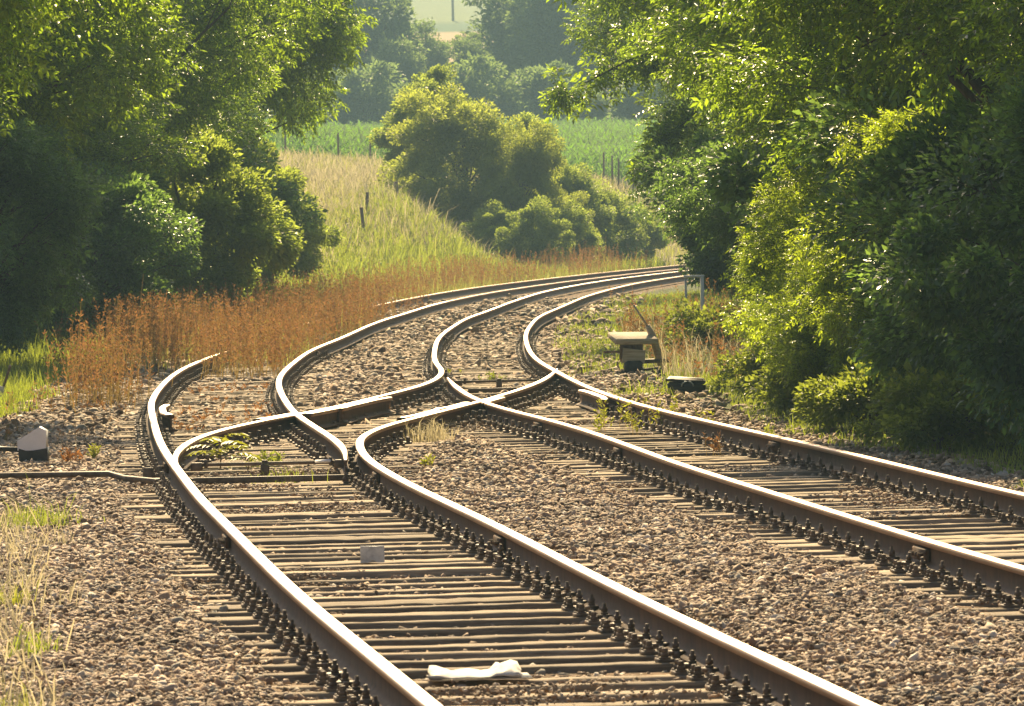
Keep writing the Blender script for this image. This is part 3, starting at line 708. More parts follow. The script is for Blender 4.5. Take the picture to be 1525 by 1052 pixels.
plant('tree', 'ash_a', 9.5, 92, 1.35, 'tree in deep shade behind the right hedge', 'tree', rot=4.4)
plant('tree', 'ash_a', 9.2, 70, 1.2, 'dark tree behind the right edge bushes', 'tree', rot=.9)
plant('shrub', 'dark_shrub', 4.85, 53.0, .95, 'darkest shrub in the lower right corner of the hedge', 'shrub', rot=2.2)
plant('shrub', 'dark_shrub', 4.75, 58.0, 1.0, 'dark shrub above the right rail near the frame edge', 'shrub', rot=4.2)
plant('shrub', 'elder', 4.3, 63.5, .92, 'shaded elder between dark shrub and sunlit elder', 'shrub', rot=.8)
plant('shrub', 'elder', 4.1, 69.5, .95, 'sunlit elder nearest the right rail', 'shrub', rot=3.1)
plant('shrub', 'elder', 4.35, 76.5, 1.0, 'bright yellow green elder right of the dark metal box', 'shrub', rot=5.0)
plant('shrub', 'elder', 5.55, 86, 1.15, 'elder behind the brown grass, right of the lever stand', 'shrub', rot=1.7)
plant('shrub', 'dark_shrub', 5.4, 76, 1.5, 'dark shrub behind the bright elder', 'shrub', rot=1.1)
plant('shrub', 'dark_shrub', 6.3, 67, 1.5, 'dark shrub deep in the right hedge', 'shrub', rot=3.3)
plant('shrub', 'ash_low', 5.5, 106, 1.0, 'ash thicket behind the white hoop', 'shrub', rot=2.0)
plant('shrub', 'ash_low', 5.7, 138, .98, 'dark ash bush with glinting leaves, left end of the hedge', 'shrub', rot=.6)
plant('shrub', 'ash_low', 6.1, 160, 1.0, 'ash bush hiding the rails at the end of the curve', 'shrub', rot=4.9)
plant('shrub', 'dark_shrub', 5.2, 120, 1.3, 'dark shrub between the hoop and the ash bush', 'shrub', rot=4.9)
for x, y, s_, lab in ((3.75, 55.5, .62, 'low leafy bramble at the hedge foot nearest the frame edge'), (3.45, 60.5, .62, 'low leafy bramble beside the right rail in half shade'), (3.15, 66, .60, 'low sunlit bramble beside the right rail under the elders'), (2.95, 71.5, .55, 'small bramble right of the black metal box'), (2.85, 92, .66, 'bramble spilling out below the white hoop')):
    plant('bramble_bush', 'bramble', x, y, s_, lab, 'shrub', rot=x * 7)
plant('shrub', 'elder', 3.65, 73, .74, 'small bright elder spilling over the verge right of the metal box', 'shrub', rot=2.2)
plant('shrub', 'elder', 3.75, 65.5, .70, 'small elder leaning towards the right rail in broken light', 'shrub', rot=4.4)
# far tree line
for i, (x, y, s, k, lab) in enumerate([(-11.6, 500, 1.0, 'far_b', 'hazy tree leftmost in the far row, beside the left ashes'), (-8.4, 490, .56, 'far_a', 'smaller pale hazy tree left of the wheat field gap'),
        (-2.9, 496, .55, 'far_a', 'rounded hazy tree right of the wheat field gap'), (1.7, 505, 1.02, 'far_b', 'tallest hazy tree in the middle of the far row'), (4.4, 498, 1.0, 'far_a', 'hazy tree with pale trunks right of the tallest'),
        (8.6, 505, 1.08, 'far_b', 'hazy tree behind the drooping ash branch'), (13.2, 500, 1.0, 'far_a', 'hazy tree mostly hidden by the right ashes'), (-17, 505, 1.0, 'far_a', 'hazy tree glimpsed through the left ashes'), (-6.6, 508, .55, 'far_b', 'low hazy tree under the wheat field gap')]):
    plant('far_tree', k, x, y, s * 1.1, lab, 'tree', rot=i * 1.3)

for i, x in enumerate((-24, -19.5, -17.4, -15, -12.8, -10.5, -8.2, -6.2, -2, 2, 6.2, 10.5, 15)):
    plant('hedge_bush', 'far_low', x, 476 + 3 * math.sin(i * 2.1), 1.0 + .28 * math.sin(i * 1.7), 'hazy bush in the hedge along the far edge of the maize', 'bush', 'hedge bushes along the far maize edge', rot=i * 1.9)
# ------------------------------------------------------------------ grasses, weeds, maize
def blades(rng, P, h, lean, w):
    n_ = len(P); a = rng.random(n_) * 2 * np.pi; S = np.stack([np.cos(a), np.sin(a), np.zeros(n_)], 1)
    b_ = rng.random(n_) * 2 * np.pi; D = np.stack([np.cos(b_), np.sin(b_), np.zeros(n_)], 1)
    h = h[:, None]; w = np.broadcast_to(w, (n_,))[:, None]; le = np.broadcast_to(lean, (n_,))[:, None]
    Z = np.array([[0, 0, 1.0]])
    m_ = P + Z * h * .6 + D * h * le * .3; t = P + Z * h * (1 - .35 * le) + D * h * le
    V = np.stack([P - S * w * .5, P + S * w * .5, m_ + S * w * .4, m_ - S * w * .4, t], 1).reshape(-1, 3)
    i = (np.arange(n_) * 5)[:, None]
    T = np.concatenate([i + np.array([[0, 1, 2]]), i + np.array([[0, 2, 3]]), i + np.array([[3, 2, 4]])], 1).reshape(-1, 3)
    return V, T
def scatter(rng, n_, xr, yr, keep):
    x = rng.uniform(*xr, n_); y = rng.uniform(*yr, n_); k = keep(x, y); x, y = x[k], y[k]
    return np.stack([x, y, H(x, y) - .01], 1)
def grass(name, label, mat, n_, xr, yr, keep, h, lean, w, seed):
    rng = np.random.default_rng(seed); P = scatter(rng, n_, xr, yr, keep)
    V, T = blades(rng, P, h * np.exp(rng.normal(size=len(P)) * .35), rng.uniform(.2, 1, len(P)) * lean, w)
    return tag(link(name, mesh_np(name, V, [T], mat)), label, 'grass', kind='stuff')
rg = np.random.default_rng(77)
grass('grass', 'bright green grass under the left trees', M_GRASS, 52000, (-11, -4.9), (60, 96), lambda x, y: (xLL(y) - x > 1.25 + 1.0 * vnoise(x, y, .7, 5)) & (y > 67 + 3 * vnoise(x, y, .5, 6)), .20, .6, .012, 1)
grass('grass', 'shaded grass and herbs beneath the left shrubs', M_GRASS, 40000, (-14, -4.5), (94, 165), lambda x, y: (xLL(y) - x > 1.9), .32, .6, .02, 2)
grass('grass', 'green grass on the right verge beside the lever stand', M_GRASS, 60000, (.4, 6), (73, 165), lambda x, y: (x - xRR(y) > .25 + .5 * vnoise(x, y, .6, 7)) & (vnoise(x, y, .55, 8) > .36) & ~((y < 83) & (vnoise(x, y, .8, 12) > .45) & (x - xRR(y) < 1.5)), .12, .9, .012, 3)
grass('grass', 'green strip of grass at the foot of the right hedge', M_GRASS, 26000, (2.4, 7), (44, 74), lambda x, y: (x - xRR(y) > .7 + .6 * vnoise(x, y, .9, 9)), .08, 1.0, .008, 4)
grass('grass', 'brown and yellow seeding grass right of the lever stand', M_STRAW, 3800, (1.9, 4.6), (76, 112), lambda x, y: (x - xRR(y) > 1.5) & (vnoise(x, y, .8, 31) > .35), .36, .9, .010, 5)
grass('grass', 'leafy green growth on the lower left embankment', M_GRASS, 90000, (-9, 8), (165, 255), lambda x, y: (xLL(y) - x > 1.8) & (xLL(y) - x < 3.6 + 5.5 * vnoise(x, y, .30, 14)), .40, .9, .03, 16)
grass('grass', 'rank green and straw grass on the left embankment', M_MIXGRASS, 42000, (-12, 8), (160, 262), lambda x, y: (xLL(y) - x > 1.9) & (xLL(y) - x < 12), .42, .95, .024, 6)
grass('dry_grass', 'pale dry grass along the top of the embankment', M_STRAW, 34000, (-14, 3), (172, 262), lambda x, y: (xLL(y) - x > 4.6) & (xLL(y) - x < 16) & (vnoise(x, y, .25, 11) > .35), .55, 1.1, .022, 7)
grass('dry_grass', 'short dry meadow grass below the maize', M_STRAW, 36000, (-26, 14), (235, 304), lambda x, y: (xLL(y) - x > 6), .38, .6, .035, 8)
grass('grass', 'greener meadow grass mixed below the maize', M_MIXGRASS, 26000, (-26, 14), (240, 306), lambda x, y: (xLL(y) - x > 5), .34, .6, .035, 9)
grass('grass', 'sparse straw grass in the lower left corner', M_STRAW, 5200, (-3.9, -1.6), (24.5, 47), lambda x, y: (x < -.0805 * y + .10 + .55 * vnoise(x, y, 1.2, 17)**2), .16, 1.3, .008, 10)
def weeds(rng, P, hh, nleaf=16, wst=.007):
    n_ = len(P); b_ = rng.random(n_) * 2 * np.pi; le = rng.uniform(.0, .30, n_)
    D = np.stack([np.cos(b_) * le, np.sin(b_) * le, np.ones(n_)], 1)
    a = rng.random(n_) * 2 * np.pi; S = np.stack([np.cos(a), np.sin(a), np.zeros(n_)], 1)
    T_ = P + D * hh[:, None]
    V1 = np.stack([P - S * wst * .6, P + S * wst * .6, T_ + S * wst * .2, T_ - S * wst * .2], 1).reshape(-1, 3); i = (np.arange(n_) * 4)[:, None]
    Q = i + np.array([[0, 1, 2, 3]])
    idx = np.repeat(np.arange(n_), nleaf); k = len(idx); t = 1 - .72 * rng.random(k)**1.3
    Pp = P[idx] + D[idx] * (hh[idx] * t)[:, None]
    c = rng.random(k) * 2 * np.pi
    A = np.stack([np.cos(c), np.sin(c), rng.uniform(.2, 1.5, k)], 1)
    L = rng.uniform(.025, .075, k) * (1.15 - .35 * t)
    V2, T2 = leaf_tris(Pp, A, rng.normal(size=(k, 3)), L, L * .30)
    return V1, Q, V2, T2
def weed_obj(name, label, P, hh, seed, nleaf=16, kind='stuff', cat='weeds', mats=None, wst=.007):
    rng = np.random.default_rng(seed); V1, Q, V2, T2 = weeds(rng, P, hh, nleaf, wst)
    me = mesh_np(name, np.r_[V1, V2], [T2 + len(V1), Q], mats or [M_WEEDSTEM, M_WEED], np.r_[np.ones(len(T2)), np.zeros(len(Q))])
    o = link(name, me)
    return tag(o, label, cat, kind=kind)
rng = np.random.default_rng(31)
def wkeep(x, y):
    d = xLL(y) - x; p = vnoise(x, y, .33, 41)
    out = (d > .25) & (d < np.interp(y, [80, 92, 120, 165, 235], [1.6, 2.4, 2.7, 2.6, 2.2]) * (.6 + .7 * p)) & (y > 84 + 7 * p) & (rng.random(len(x)) < np.interp(y, [80, 100, 170, 235], [.8, 1, .8, .55]))
    inn = (d < -.12) & (d > -1.28) & (y > 87 + 3 * p) & (y < 140) & (rng.random(len(x)) < np.interp(y, [86, 95, 118, 140], [1, .9, .6, .1]))
    return (out | inn) & (vnoise(x, y, .7, 43) > .46)
P = scatter(rng, 42000, (-8, 8), (78, 236), wkeep)
hh = (.42 + .75 * vnoise(P[:, 0], P[:, 1], .4, 44)) * np.exp(rng.normal(size=len(P)) * .25)
hh = np.minimum(hh, 1.0 + .12 * rng.random(len(P)))
weed_obj('dry_weeds', 'band of rusty brown dock and sorrel stalks over the far left rail', P, hh, 32, 24, wst=.008)
grass('grass', 'green and straw grass growing up through the rusty weeds', M_MIXGRASS, 40000, (-8, 6), (82, 225), lambda x, y: (xLL(y) - x > -1.2) & (xLL(y) - x < 2.6) & (y > 86 + 4 * vnoise(x, y, .6, 71)) & (vnoise(x, y, .5, 72) > .45) & ((xLL(y) - x > .2) | (y < 125)) & (raildist(x, y) > .1), .40, .6, .014, 38)
P = scatter(rng, 1500, (-6.0, -4.2), (71, 81), lambda x, y: rng.random(len(x)) < np.exp(-(((x + 4.95) / .30)**2 + ((y - 76.2) / 2.4)**2)))
weed_obj('dry_weeds', 'bright orange brown clump of tall weed stalks standing alone at the left', P, .85 * np.exp(rng.normal(size=len(P)) * .18), 33, 18, kind='thing', cat='weed clump')
P = scatter(rng, 13000, (-6.6, -1.2), (85, 146), lambda x, y: (((xLL(y) - x < -.06) & (xLL(y) - x > -1.30) & (y > 88 + 3 * vnoise(x, y, .9, 81))) | ((xLL(y) - x > .08) & (xLL(y) - x < 1.5) & (y > 92))) & (rng.random(len(x)) < np.interp(y, [86, 96, 120, 146], [.9, .75, .42, .08])) & (vnoise(x, y, .8, 82) > .34))
hh = (.45 + .55 * vnoise(P[:, 0], P[:, 1], .45, 83)) * np.exp(rng.normal(size=len(P)) * .22)
weed_obj('dry_weeds', 'rusty brown weeds growing thickly between the far left rails and hiding them', P, np.minimum(hh, 1.05), 39, 20, wst=.007)
P = scatter(rng, 900, (-5, 4), (205, 262), lambda x, y: (xLL(y) - x > .8) & (xLL(y) - x < 2.4) & (vnoise(x, y, .2, 47) > .5))
weed_obj('dry_weeds', 'reddish weed stand beyond the curve, before the middle bushes', P, 1.0 * np.exp(rng.normal(size=len(P)) * .15), 34, 16, wst=.016)
P = scatter(rng, 900, (1.8, 4.4), (76, 112), lambda x, y: (x - xRR(y) > 1.6) & (vnoise(x, y, .7, 61) > .38))
weed_obj('dry_weeds', 'brown seeding weeds mixed into the verge right of the lever stand', P, .50 * np.exp(rng.normal(size=len(P)) * .3), 37, 18)
P = scatter(rng, 700, (-6, -2.2), (60, 84), lambda x, y: (vnoise(x, y, .9, 48) > .55) & (raildist(x, y) > .15) & ((x < xLL(y) - .3)))
weed_obj('dry_weeds', 'sparse orange seedlings on the gravel left of the left rail', P, .16 * np.exp(rng.normal(size=len(P)) * .4), 35, 7)
P = scatter(rng, 420, (-4.2, -1.9), (65.5, 84), lambda x, y: (x > xLL(y) + .2) & (x < SP['LM'](y) - .1) & (vnoise(x, y, 1.1, 49) > .45))
weed_obj('red_seedlings', 'small red and orange seedlings between the rails beyond the fern', P, .07 * np.exp(rng.normal(size=len(P)) * .3), 36, 6, mats=[M_WEEDSTEM, M_RED])

# maize field
rng = np.random.default_rng(51); rows = np.arange(306, 462, .8)
PX, PY = [], []
for y in rows:
    x = np.arange(-34, 30, .34 if y < 380 else .5); x = x + rng.normal(size=len(x)) * .05
    k = (x > -.082 * y - 1) & (x < .05 * y + 1); PX.append(x[k]); PY.append(np.full(k.sum(), y) + rng.normal(size=k.sum()) * .08)
x = np.concatenate(PX); y = np.concatenate(PY); k = xLL(y) - x > 5.5; x, y = x[k], y[k]
P = np.stack([x, y, H(x, y)], 1); n_ = len(P); hh = 1.75 * np.exp(rng.normal(size=n_) * .08)
VV, TT, off = [], [], 0
for j in range(6):
    t = .18 + .78 * j / 5; a = rng.random(n_) * 2 * np.pi; D = np.stack([np.cos(a), np.sin(a), np.zeros(n_)], 1); S = np.stack([-np.sin(a), np.cos(a), np.zeros(n_)], 1)
    L = (.62 - .25 * abs(t - .5)) * hh * .55; b0 = P + np.array([0, 0, 1]) * (hh * t * .82)[:, None]
    m_ = b0 + D * (L * .5)[:, None] + np.array([0, 0, 1]) * (L * .38)[:, None]; e = b0 + D * L[:, None] + np.array([0, 0, 1]) * (L * rng.uniform(-.15, .4, n_))[:, None]
    V = np.stack([b0 - S * .02, b0 + S * .02, m_ + S * .045, m_ - S * .045, e], 1).reshape(-1, 3); i = (np.arange(n_) * 5)[:, None] + off
    VV.append(V); TT.append(np.concatenate([i + np.array([[0, 1, 2]]), i + np.array([[0, 2, 3]]), i + np.array([[3, 2, 4]])], 1).reshape(-1, 3)); off += len(V)
tag(link('maize', mesh_np('maize', np.concatenate(VV), [np.concatenate(TT)], M_MAIZE)), 'field of green maize behind the middle bushes', 'crop', kind='stuff')

# small separate plants
def weed_plant(x, y, h, label, n_=6, mat=None, group=None, spread=.12, name='weed_plant', seed=0, dens=9):
    rng = np.random.default_rng(int(x * 100) + int(y * 10) + seed); P = np.stack([rng.normal(size=n_) * spread * .4, rng.normal(size=n_) * spread * .4, np.zeros(n_)], 1)
    hh = h * rng.uniform(.5, 1.1, n_)
    V1, Q, V2, T2 = weeds(rng, P, hh, dens, .005)
    c = V2.reshape(-1, 4, 3); c = c[:, :1] + (c - c[:, :1]) * 1.05; V2 = c.reshape(-1, 3)
    o = link(name, mesh_np(name, np.r_[V1, V2], [T2 + len(V1), Q], [M_WEEDSTEM, mat or M_LIME], np.r_[np.ones(len(T2)), np.zeros(len(Q))]), loc=(x, y, Hs(x, y)))
    return tag(o, label, 'plant', group)
wp = [(1.67, 67.2, .28), (1.44, 63.1, .34), (1.12, 64.3, .34), (1.2, 62.0, .24), (.95, 66.5, .26), (1.89, 62.6, .22), (1.60, 65.0, .22), (1.35, 66.0, .3), (.9, 63.0, .2)]
for x, y, h in wp:
    weed_plant(x, y, h, 'yellow green weed growing between the rails left of the outermost right rail', 7, None, 'yellow weeds in the right track')
weed_plant(1.78, 56.6, .20, 'brown weed hiding a short stretch of the outermost right rail', 9, M_WEED)
weed_plant(2.36, 58.7, .2, 'olive weed right against the outermost right rail, further along', 9, M_HAZEL)
weed_plant(-.25, 83.0, .14, 'small green weed under the far stretcher bar', 12, M_GRASS, spread=.2)
weed_plant(-.95, 88.0, .10, 'small bright weed beside the far left rail of the right track', 12, M_LIME, spread=.16)
def tuft(x, y, h, label, n_, spread, mat=M_GRASS, w=.006):
    rng = np.random.default_rng(int(abs(x) * 100 + y * 10)); P = np.stack([rng.normal(size=n_) * spread, rng.normal(size=n_) * spread * 2, np.zeros(n_)], 1)
    V, T = blades(rng, P, h * np.exp(rng.normal(size=n_) * .35), rng.uniform(.2, .9, n_), w)
    tag(link('grass_tuft', mesh_np('grass_tuft', V, [T], mat), loc=(x, y, Hs(x, y))), label, 'grass tuft')
tuft(-1.88, 52.5, .11, 'grass tuft below the near stretcher bar', 160, .14)
weed_plant(-2.2, 56.2, .14, 'low green weed right of the fern', 18, M_GRASS, spread=.18)
tuft(-3.42, 45.0, .15, 'green grass tuft at the left edge on the gravel', 300, .14)
weed_plant(-4.0, 57.0, .13, 'small orange weed right of the white lever weight', 12, M_RED, spread=.1)
weed_plant(-3.85, 58.0, .14, 'small green weed beside the orange one by the lever weight', 8, M_LIME, spread=.06)
weed_plant(-.75, 54.5, .10, 'small yellow weed alone on the gravel between the tracks', 7, M_LIME, spread=.05)
weed_plant(-.55, 66.0, .10, 'orange weed against the crossover rail below the middle frog', 8, M_RED, spread=.08)
tuft(-2.22, 27.5, .12, 'thin green and straw grass in the bottom left corner', 160, .06, M_MIXGRASS)
tuft(-2.42, 31.5, .12, 'green tuft amid straw at the lower left edge', 90, .07)
tuft(-2.86, 35.8, .12, 'yellowish tuft at the left edge above the straw', 90, .06, M_LIME)
# dry brown tuft by the check rail
rng = np.random.default_rng(71); P = np.stack([rng.normal(size=260) * .16, rng.normal(size=260) * .25, np.zeros(260)], 1)
V, T = blades(rng, P, .2 * np.exp(rng.normal(size=260) * .3), rng.uniform(.2, .9, 260), .008)
tag(link('dry_tuft', mesh_np('dry_tuft', V, [T], M_STRAW), loc=(-.80, 61.4, Hs(-.8, 61.4))), 'dry straw brown tuft against the crossover rail', 'grass tuft')
# fern-like sapling in the points
def fern(x, y, h, label, seed, nf=9):
    rng = np.random.default_rng(seed); o = bpy.data.objects.new('sapling', None); COL.objects.link(o); o.location = (x, y, Hs(x, y)); tag(o, label, 'sapling')
    st = MB().tube([(0, 0, 0), (.01, 0, h * .4), (.0, .01, h * .75)], [.007, .006, .004], 6); VV, TT, off = [], [], 0
    for k in range(nf):
        a = k * 2.4 + rng.normal() * .2; z0 = h * (.25 + .5 * k / nf); L = h * rng.uniform(.65, .95)
        t = np.linspace(0, 1, 9); D = np.array([math.cos(a), math.sin(a), 0])
        Q = np.array([0, 0, z0]) + D * (L * t)[:, None] + np.array([0, 0, 1]) * (L * (.75 * t - .75 * t * t))[:, None]
        st.tube(Q, np.linspace(.004, .0015, 9), 5, cap=False)
        for s in (-1, 1):
            Pp = Q[1:]; A = D * .45 + s * np.array([-D[1], D[0], 0]) * .9 + np.array([0, 0, -.15]); A = np.tile(A, (8, 1)) + rng.normal(size=(8, 3)) * .08
            Ls = L * .30 * np.sin(np.linspace(.5, 2.9, 8)) + .015
            V, T = leaf_tris(Pp, A, np.tile([[0, 0, 1.0]], (8, 1)), Ls, Ls * .34); VV.append(V); TT.append(T + off); off += len(V)
    st.build('stem', [M_WEEDSTEM], o); link('fronds', mesh_np('fronds', np.concatenate(VV), [np.concatenate(TT)], M_LIME), o)
fern(-2.58, 55.6, .40, 'green fern like sapling between the left point blades', 5)
fern(-2.30, 54.6, .20, 'smaller fern like sapling below the taller one', 6, 6)
# pale dead plant
rng = np.random.default_rng(81); st = MB()
def twig(p, d, L, r, dep):
    e = p + d * L; st.tube([p, (p + e) / 2 + rng.normal(size=3) * L * .06, e], [r, r * .8, r * .55], 5, cap=False)
    if dep:
        for _ in range(3): twig(p + d * L * rng.uniform(.45, 1), unit(d + rng.normal(size=3) * .55 + np.array([0, 0, .15])), L * .62, r * .6, dep - 1)
for s in range(3): twig(np.zeros(3), unit(np.array([.25 * s - .1, 0, 1.0])), .16, .006, 3)
tag(st.build('dead_plant', [M_DEAD], loc=(-5.30, 92.0, Hs(-5.3, 92))), 'bleached dead plant with fine branches before the weeds', 'plant')

# ------------------------------------------------------------------ lineside objects
def empty(name, x, y, z, label, cat, rot=0.0):
    o = bpy.data.objects.new(name, None); COL.objects.link(o); o.location = (x, y, z); o.rotation_euler = (0, 0, rot); return tag(o, label, cat)
# newspaper: folded, with a curled hump on the right
px_ = np.array([0, .03, .10, .18, .24, .28, .31, .34, .38, .41, .43]) - .215
zt = np.array([.060, .058, .044, .036, .034, .040, .062, .078, .084, .066, .036]); zb = np.array([.014, .012, .010, .010, .010, .012, .016, .018, .012, .010, .010])
V = []; ny_ = 5
for j, yy in enumerate(np.linspace(-.14, .14, ny_)):
    s = .50 + .62 * j / 4
    for i in range(len(px_)): V.append((px_[i] + .006 * math.sin(j * 2), yy + .03 * px_[i], zt[i] * s * (.74 + .16 * math.sin(i * 2.3 + j * 1.7)) + .002 * math.sin(i * 3 + j)))
nt = len(V)
for j, yy in enumerate(np.linspace(-.145, .145, ny_)):
    for i in range(len(px_)): V.append((px_[i], yy + .03 * px_[i], zb[i]))
F = []; k = len(px_)
for j in range(ny_ - 1):
    for i in range(k - 1):
        F.append((j * k + i, j * k + i + 1, j * k + k + i + 1, j * k + k + i)); F.append((nt + j * k + i, nt + j * k + k + i, nt + j * k + k + i + 1, nt + j * k + i + 1))
for i in range(k - 1):
    F.append((i, nt + i, nt + i + 1, i + 1)); t_ = (ny_ - 1) * k; F.append((t_ + i, t_ + i + 1, nt + t_ + i + 1, nt + t_ + i))
for j in range(ny_ - 1):
    F.append((j * k, j * k + k, nt + j * k + k, nt + j * k)); F.append((j * k + k - 1, nt + j * k + k - 1, nt + j * k + 2 * k - 1, j * k + 2 * k - 1))
o = empty('newspaper', -.205, 29.45, .004, 'crumpled white newspaper lying on the foreground sleepers', 'newspaper', .03)
link('folded_sheet', mesh_np('folded_sheet', V, [np.array(F)], M_PAPER), o)
mb = MB().box((.02, .0, .004), (.47, .30, .006), rotz(.05), jit=.002); mb.build('lower_sheet', [M_PAPER], o)
# grey upright plate
mb = MB(); w, h_ = .150, .105
out = [(-w / 2, 0), (-.022, 0), (-.004, .020), (.012, .012), (.03, 0), (w / 2, 0), (w / 2, h_), (.02, h_ - .002), (-w / 2, h_ + .001)]
# front and back as quads/tris fan about the top edge
C0 = [(x_, -.012, z_) for x_, z_ in out]; C1 = [(x_, .012, z_) for x_, z_ in out]
tri = [(0, 1, 8), (1, 2, 8), (2, 7, 8), (2, 3, 7), (3, 4, 7), (4, 5, 6), (4, 6, 7)]
mb.add(np.array(C0 + C1), np.array([t for t in tri] + [(a + 9, c + 9, b_ + 9) for a, b_, c in tri]))
mb.add(np.array(C0 + C1), np.array([(i, i + 9, (i + 1) % 9 + 9, (i + 1) % 9) for i in range(9)]))
o = empty('track_marker', -.90, 39.62, .002, 'small grey metal plate standing upright on a left track sleeper', 'marker', .05)
mb.build('plate', [M_GALV], o); MB().box((0, .03, .010), (.10, .06, .018), bev=.003).build('foot', [M_GALV], o)
# left point lever with black and white weight
o = empty('point_lever', -4.33, 57.4, Hs(-4.33, 57.4), 'left point lever with half white, half black weight at the left edge', 'point lever')
wt = np.array([(-.155, 0, .125), (.10, 0, .125), (.11, 0, .30), (.045, 0, .335), (-.155, 0, .215)])
def prism(pts, dy, y0=0):
    p = np.array(pts, float); n_ = len(p); V = np.r_[p + np.array([0, y0 - dy / 2, 0]), p + np.array([0, y0 + dy / 2, 0])]
    c0 = p.mean(0)
    mbx = MB(); V = np.r_[V, [c0 + np.array([0, y0 - dy / 2, 0])], [c0 + np.array([0, y0 + dy / 2, 0])]]
    mbx.add(V, np.array([(i, (i + 1) % n_, 2 * n_) for i in range(n_)] + [(n_ + (i + 1) % n_, n_ + i, 2 * n_ + 1) for i in range(n_)]))
    mbx.add(V, np.array([((i + 1) % n_, i, i + n_, (i + 1) % n_ + n_) for i in range(n_)])); return mbx
prism(wt, .22).build('white_half', [M_WHITE], o)
prism([(-.145, 0, .0), (.115, 0, .0), (.118, 0, .145), (-.06, 0, .118), (-.145, 0, .145)], .225).build('black_half', [M_BLACK], o)
MB().tube([(-.62, 0, .16), (-.10, 0, .13)], .022, 8).build('arm', [M_BLACK], o)
MB().box((-.55, -.05, .12), (.26, .5, .30), bev=.03, taper=(.7, .8)).tube([(-.55, -.2, .2), (-.55, -.2, .36)], .05, 10).build('lever_box', [M_BLACK], o)
# throw rod
o = empty('throw_rod', -3.7, 53.2, 0, 'dark throw rod running from the left edge to the left point blades', 'point rod')
MB().tube([(-.95, .3, .06), (.30, -.05, .065), (.45, -.3, .035), (.72, -.9, .03), (.95, -1.0, .03)], .026, 8).build('rod', [M_IRON], o)
MB().box((.66, -.55, .07), (.09, .05, .12), bev=.01).build('clevis', [M_IRON], o)
MB().box((-.95, -1.0, .10), (.35, 1.4, .22), bev=.05).build('crank_cover', [M_BLACK], o)
# stretcher bars
def stretcher(x0, x1, y, label, blk):
    o = empty('stretcher_bar', (x0 + x1) / 2, y, 0, label, 'stretcher bar'); L_ = x1 - x0
    MB().box((0, 0, .095), (L_, .05, .030), bev=.006).build('bar', [M_IRON], o)
    MB().box((blk, -.02, .045), (.075, .07, .10), bev=.01).box((blk, 0, .115), (.05, .07, .02), bev=.006).build('bracket', [M_IRON], o)
    for s in (-1, 1):
        MB().box((s * (L_ / 2 + .02), 0, .08), (.10, .10, .07), bev=.01).tube([(s * (L_ / 2 - .06), -.04, .07), (s * (L_ / 2 - .06), -.04, .14)], .018, 6).build('clevis', [M_IRON], o)
stretcher(-2.68, -1.50, 53.9, 'dark stretcher bar between the blades of the left points', -.03)
stretcher(-.66, .42, 79.5, 'thin dark stretcher bar between the blades of the right points', -.05)
MB_ = MB().box((0, 0, .03), (1.35, .08, .05), bev=.01)
tag(MB_.build('locking_bar', [M_IRON], loc=(-2.02, 52.2, 0)), 'dark flat bar on the ballast just below the near stretcher bar', 'bar')
tag(MB().box((0, 0, .03), (.9, .08, .05), bev=.01).build('locking_bar', [M_IRON], loc=(-.1, 77.8, 0)), 'flat dark bar on the ballast below the far stretcher bar', 'bar')
tag(MB().tube([(0, 0, 0), (.12, -.45, .02)], .016, 6).build('blade_rod', [M_WHITE], loc=(-1.66, 53.2, .13)), 'pale short rod beside the free left blade tip', 'rod')
# right lever stand
gz = Hs(1.62, 84.5)
o = empty('lever_stand', 1.62, 84.8, gz, 'right point lever stand with slanted plank top and tan weight', 'point lever', .05)
MB().box((.0, 0, .475), (.58, .52, .075), Matrix.Rotation(.04, 4, 'Y') @ Matrix.Rotation(.17, 4, 'X') @ rotz(.15), bev=.012).build('plank_top', [M_PLANK], o)
for x_, y_ in ((-.17, -.1), (-.06, .05), (.02, -.1)):
    MB().box((x_, y_, .33), (.035, .04, .26), bev=.005).build('leg', [M_IRON], o)
prism([(-.165, 0, .15), (.135, 0, .135), (.15, 0, .31), (-.14, 0, .35)], .16, -.12).build('weight_plate', [M_PLANK], o)
MB().box((-.01, -.10, .09), (.24, .26, .18), bev=.03).build('black_half', [M_BLACK], o)
MB().box((-.02, .06, .30), (.30, .22, .30), bev=.02).build('body', [M_IRON], o)
MB().tube([(.05, 0, .16), (.50, .0, .17)], .03, 8).build('arm', [M_IRON], o)
MB().tube([(.38, .1, .10), (.27, .08, .50), (.20, .06, .64)], [.05, .05, .036], 8).tube([(.20, .06, .63), (.02, .02, .92)], [.020, .013], 8).build('lever', [M_PLANK], o)
MB().tube([(-.62, -.2, .02), (-.05, -.12, .03), (.30, -.05, .07)], .017, 6).build('rod', [M_IRON], o)
MB().box((.40, -.1, .05), (.16, .2, .12), bev=.02, taper=(.5, .6)).build('crank', [M_BLACK], o)
MB().tube([(-.40, -.05, .30), (-.1, -.05, .30)], .018, 6).build('pin', [M_IRON], o)
# low dark metal box by the right rail
o = empty('cable_box', 2.06, 75.0, Hs(2.06, 75) - .01, 'low black metal box with rounded lid by the right rail', 'box', -.1)
MB().box((0, 0, .075), (.44, .34, .15), bev=.02).build('body', [M_BLACK], o)
MB().box((-.01, 0, .175), (.47, .38, .055), Matrix.Rotation(.08, 4, 'Y'), bev=.026, taper=(.92, .8)).build('lid', [M_BLACK], o)
t = np.linspace(0, np.pi, 9)
MB().tube(np.stack([.02 + .07 * np.cos(t), -.19 - .02 * np.sin(t), .10 + .06 * np.sin(t)], 1), .009, 6).build('handle', [M_GALV], o)
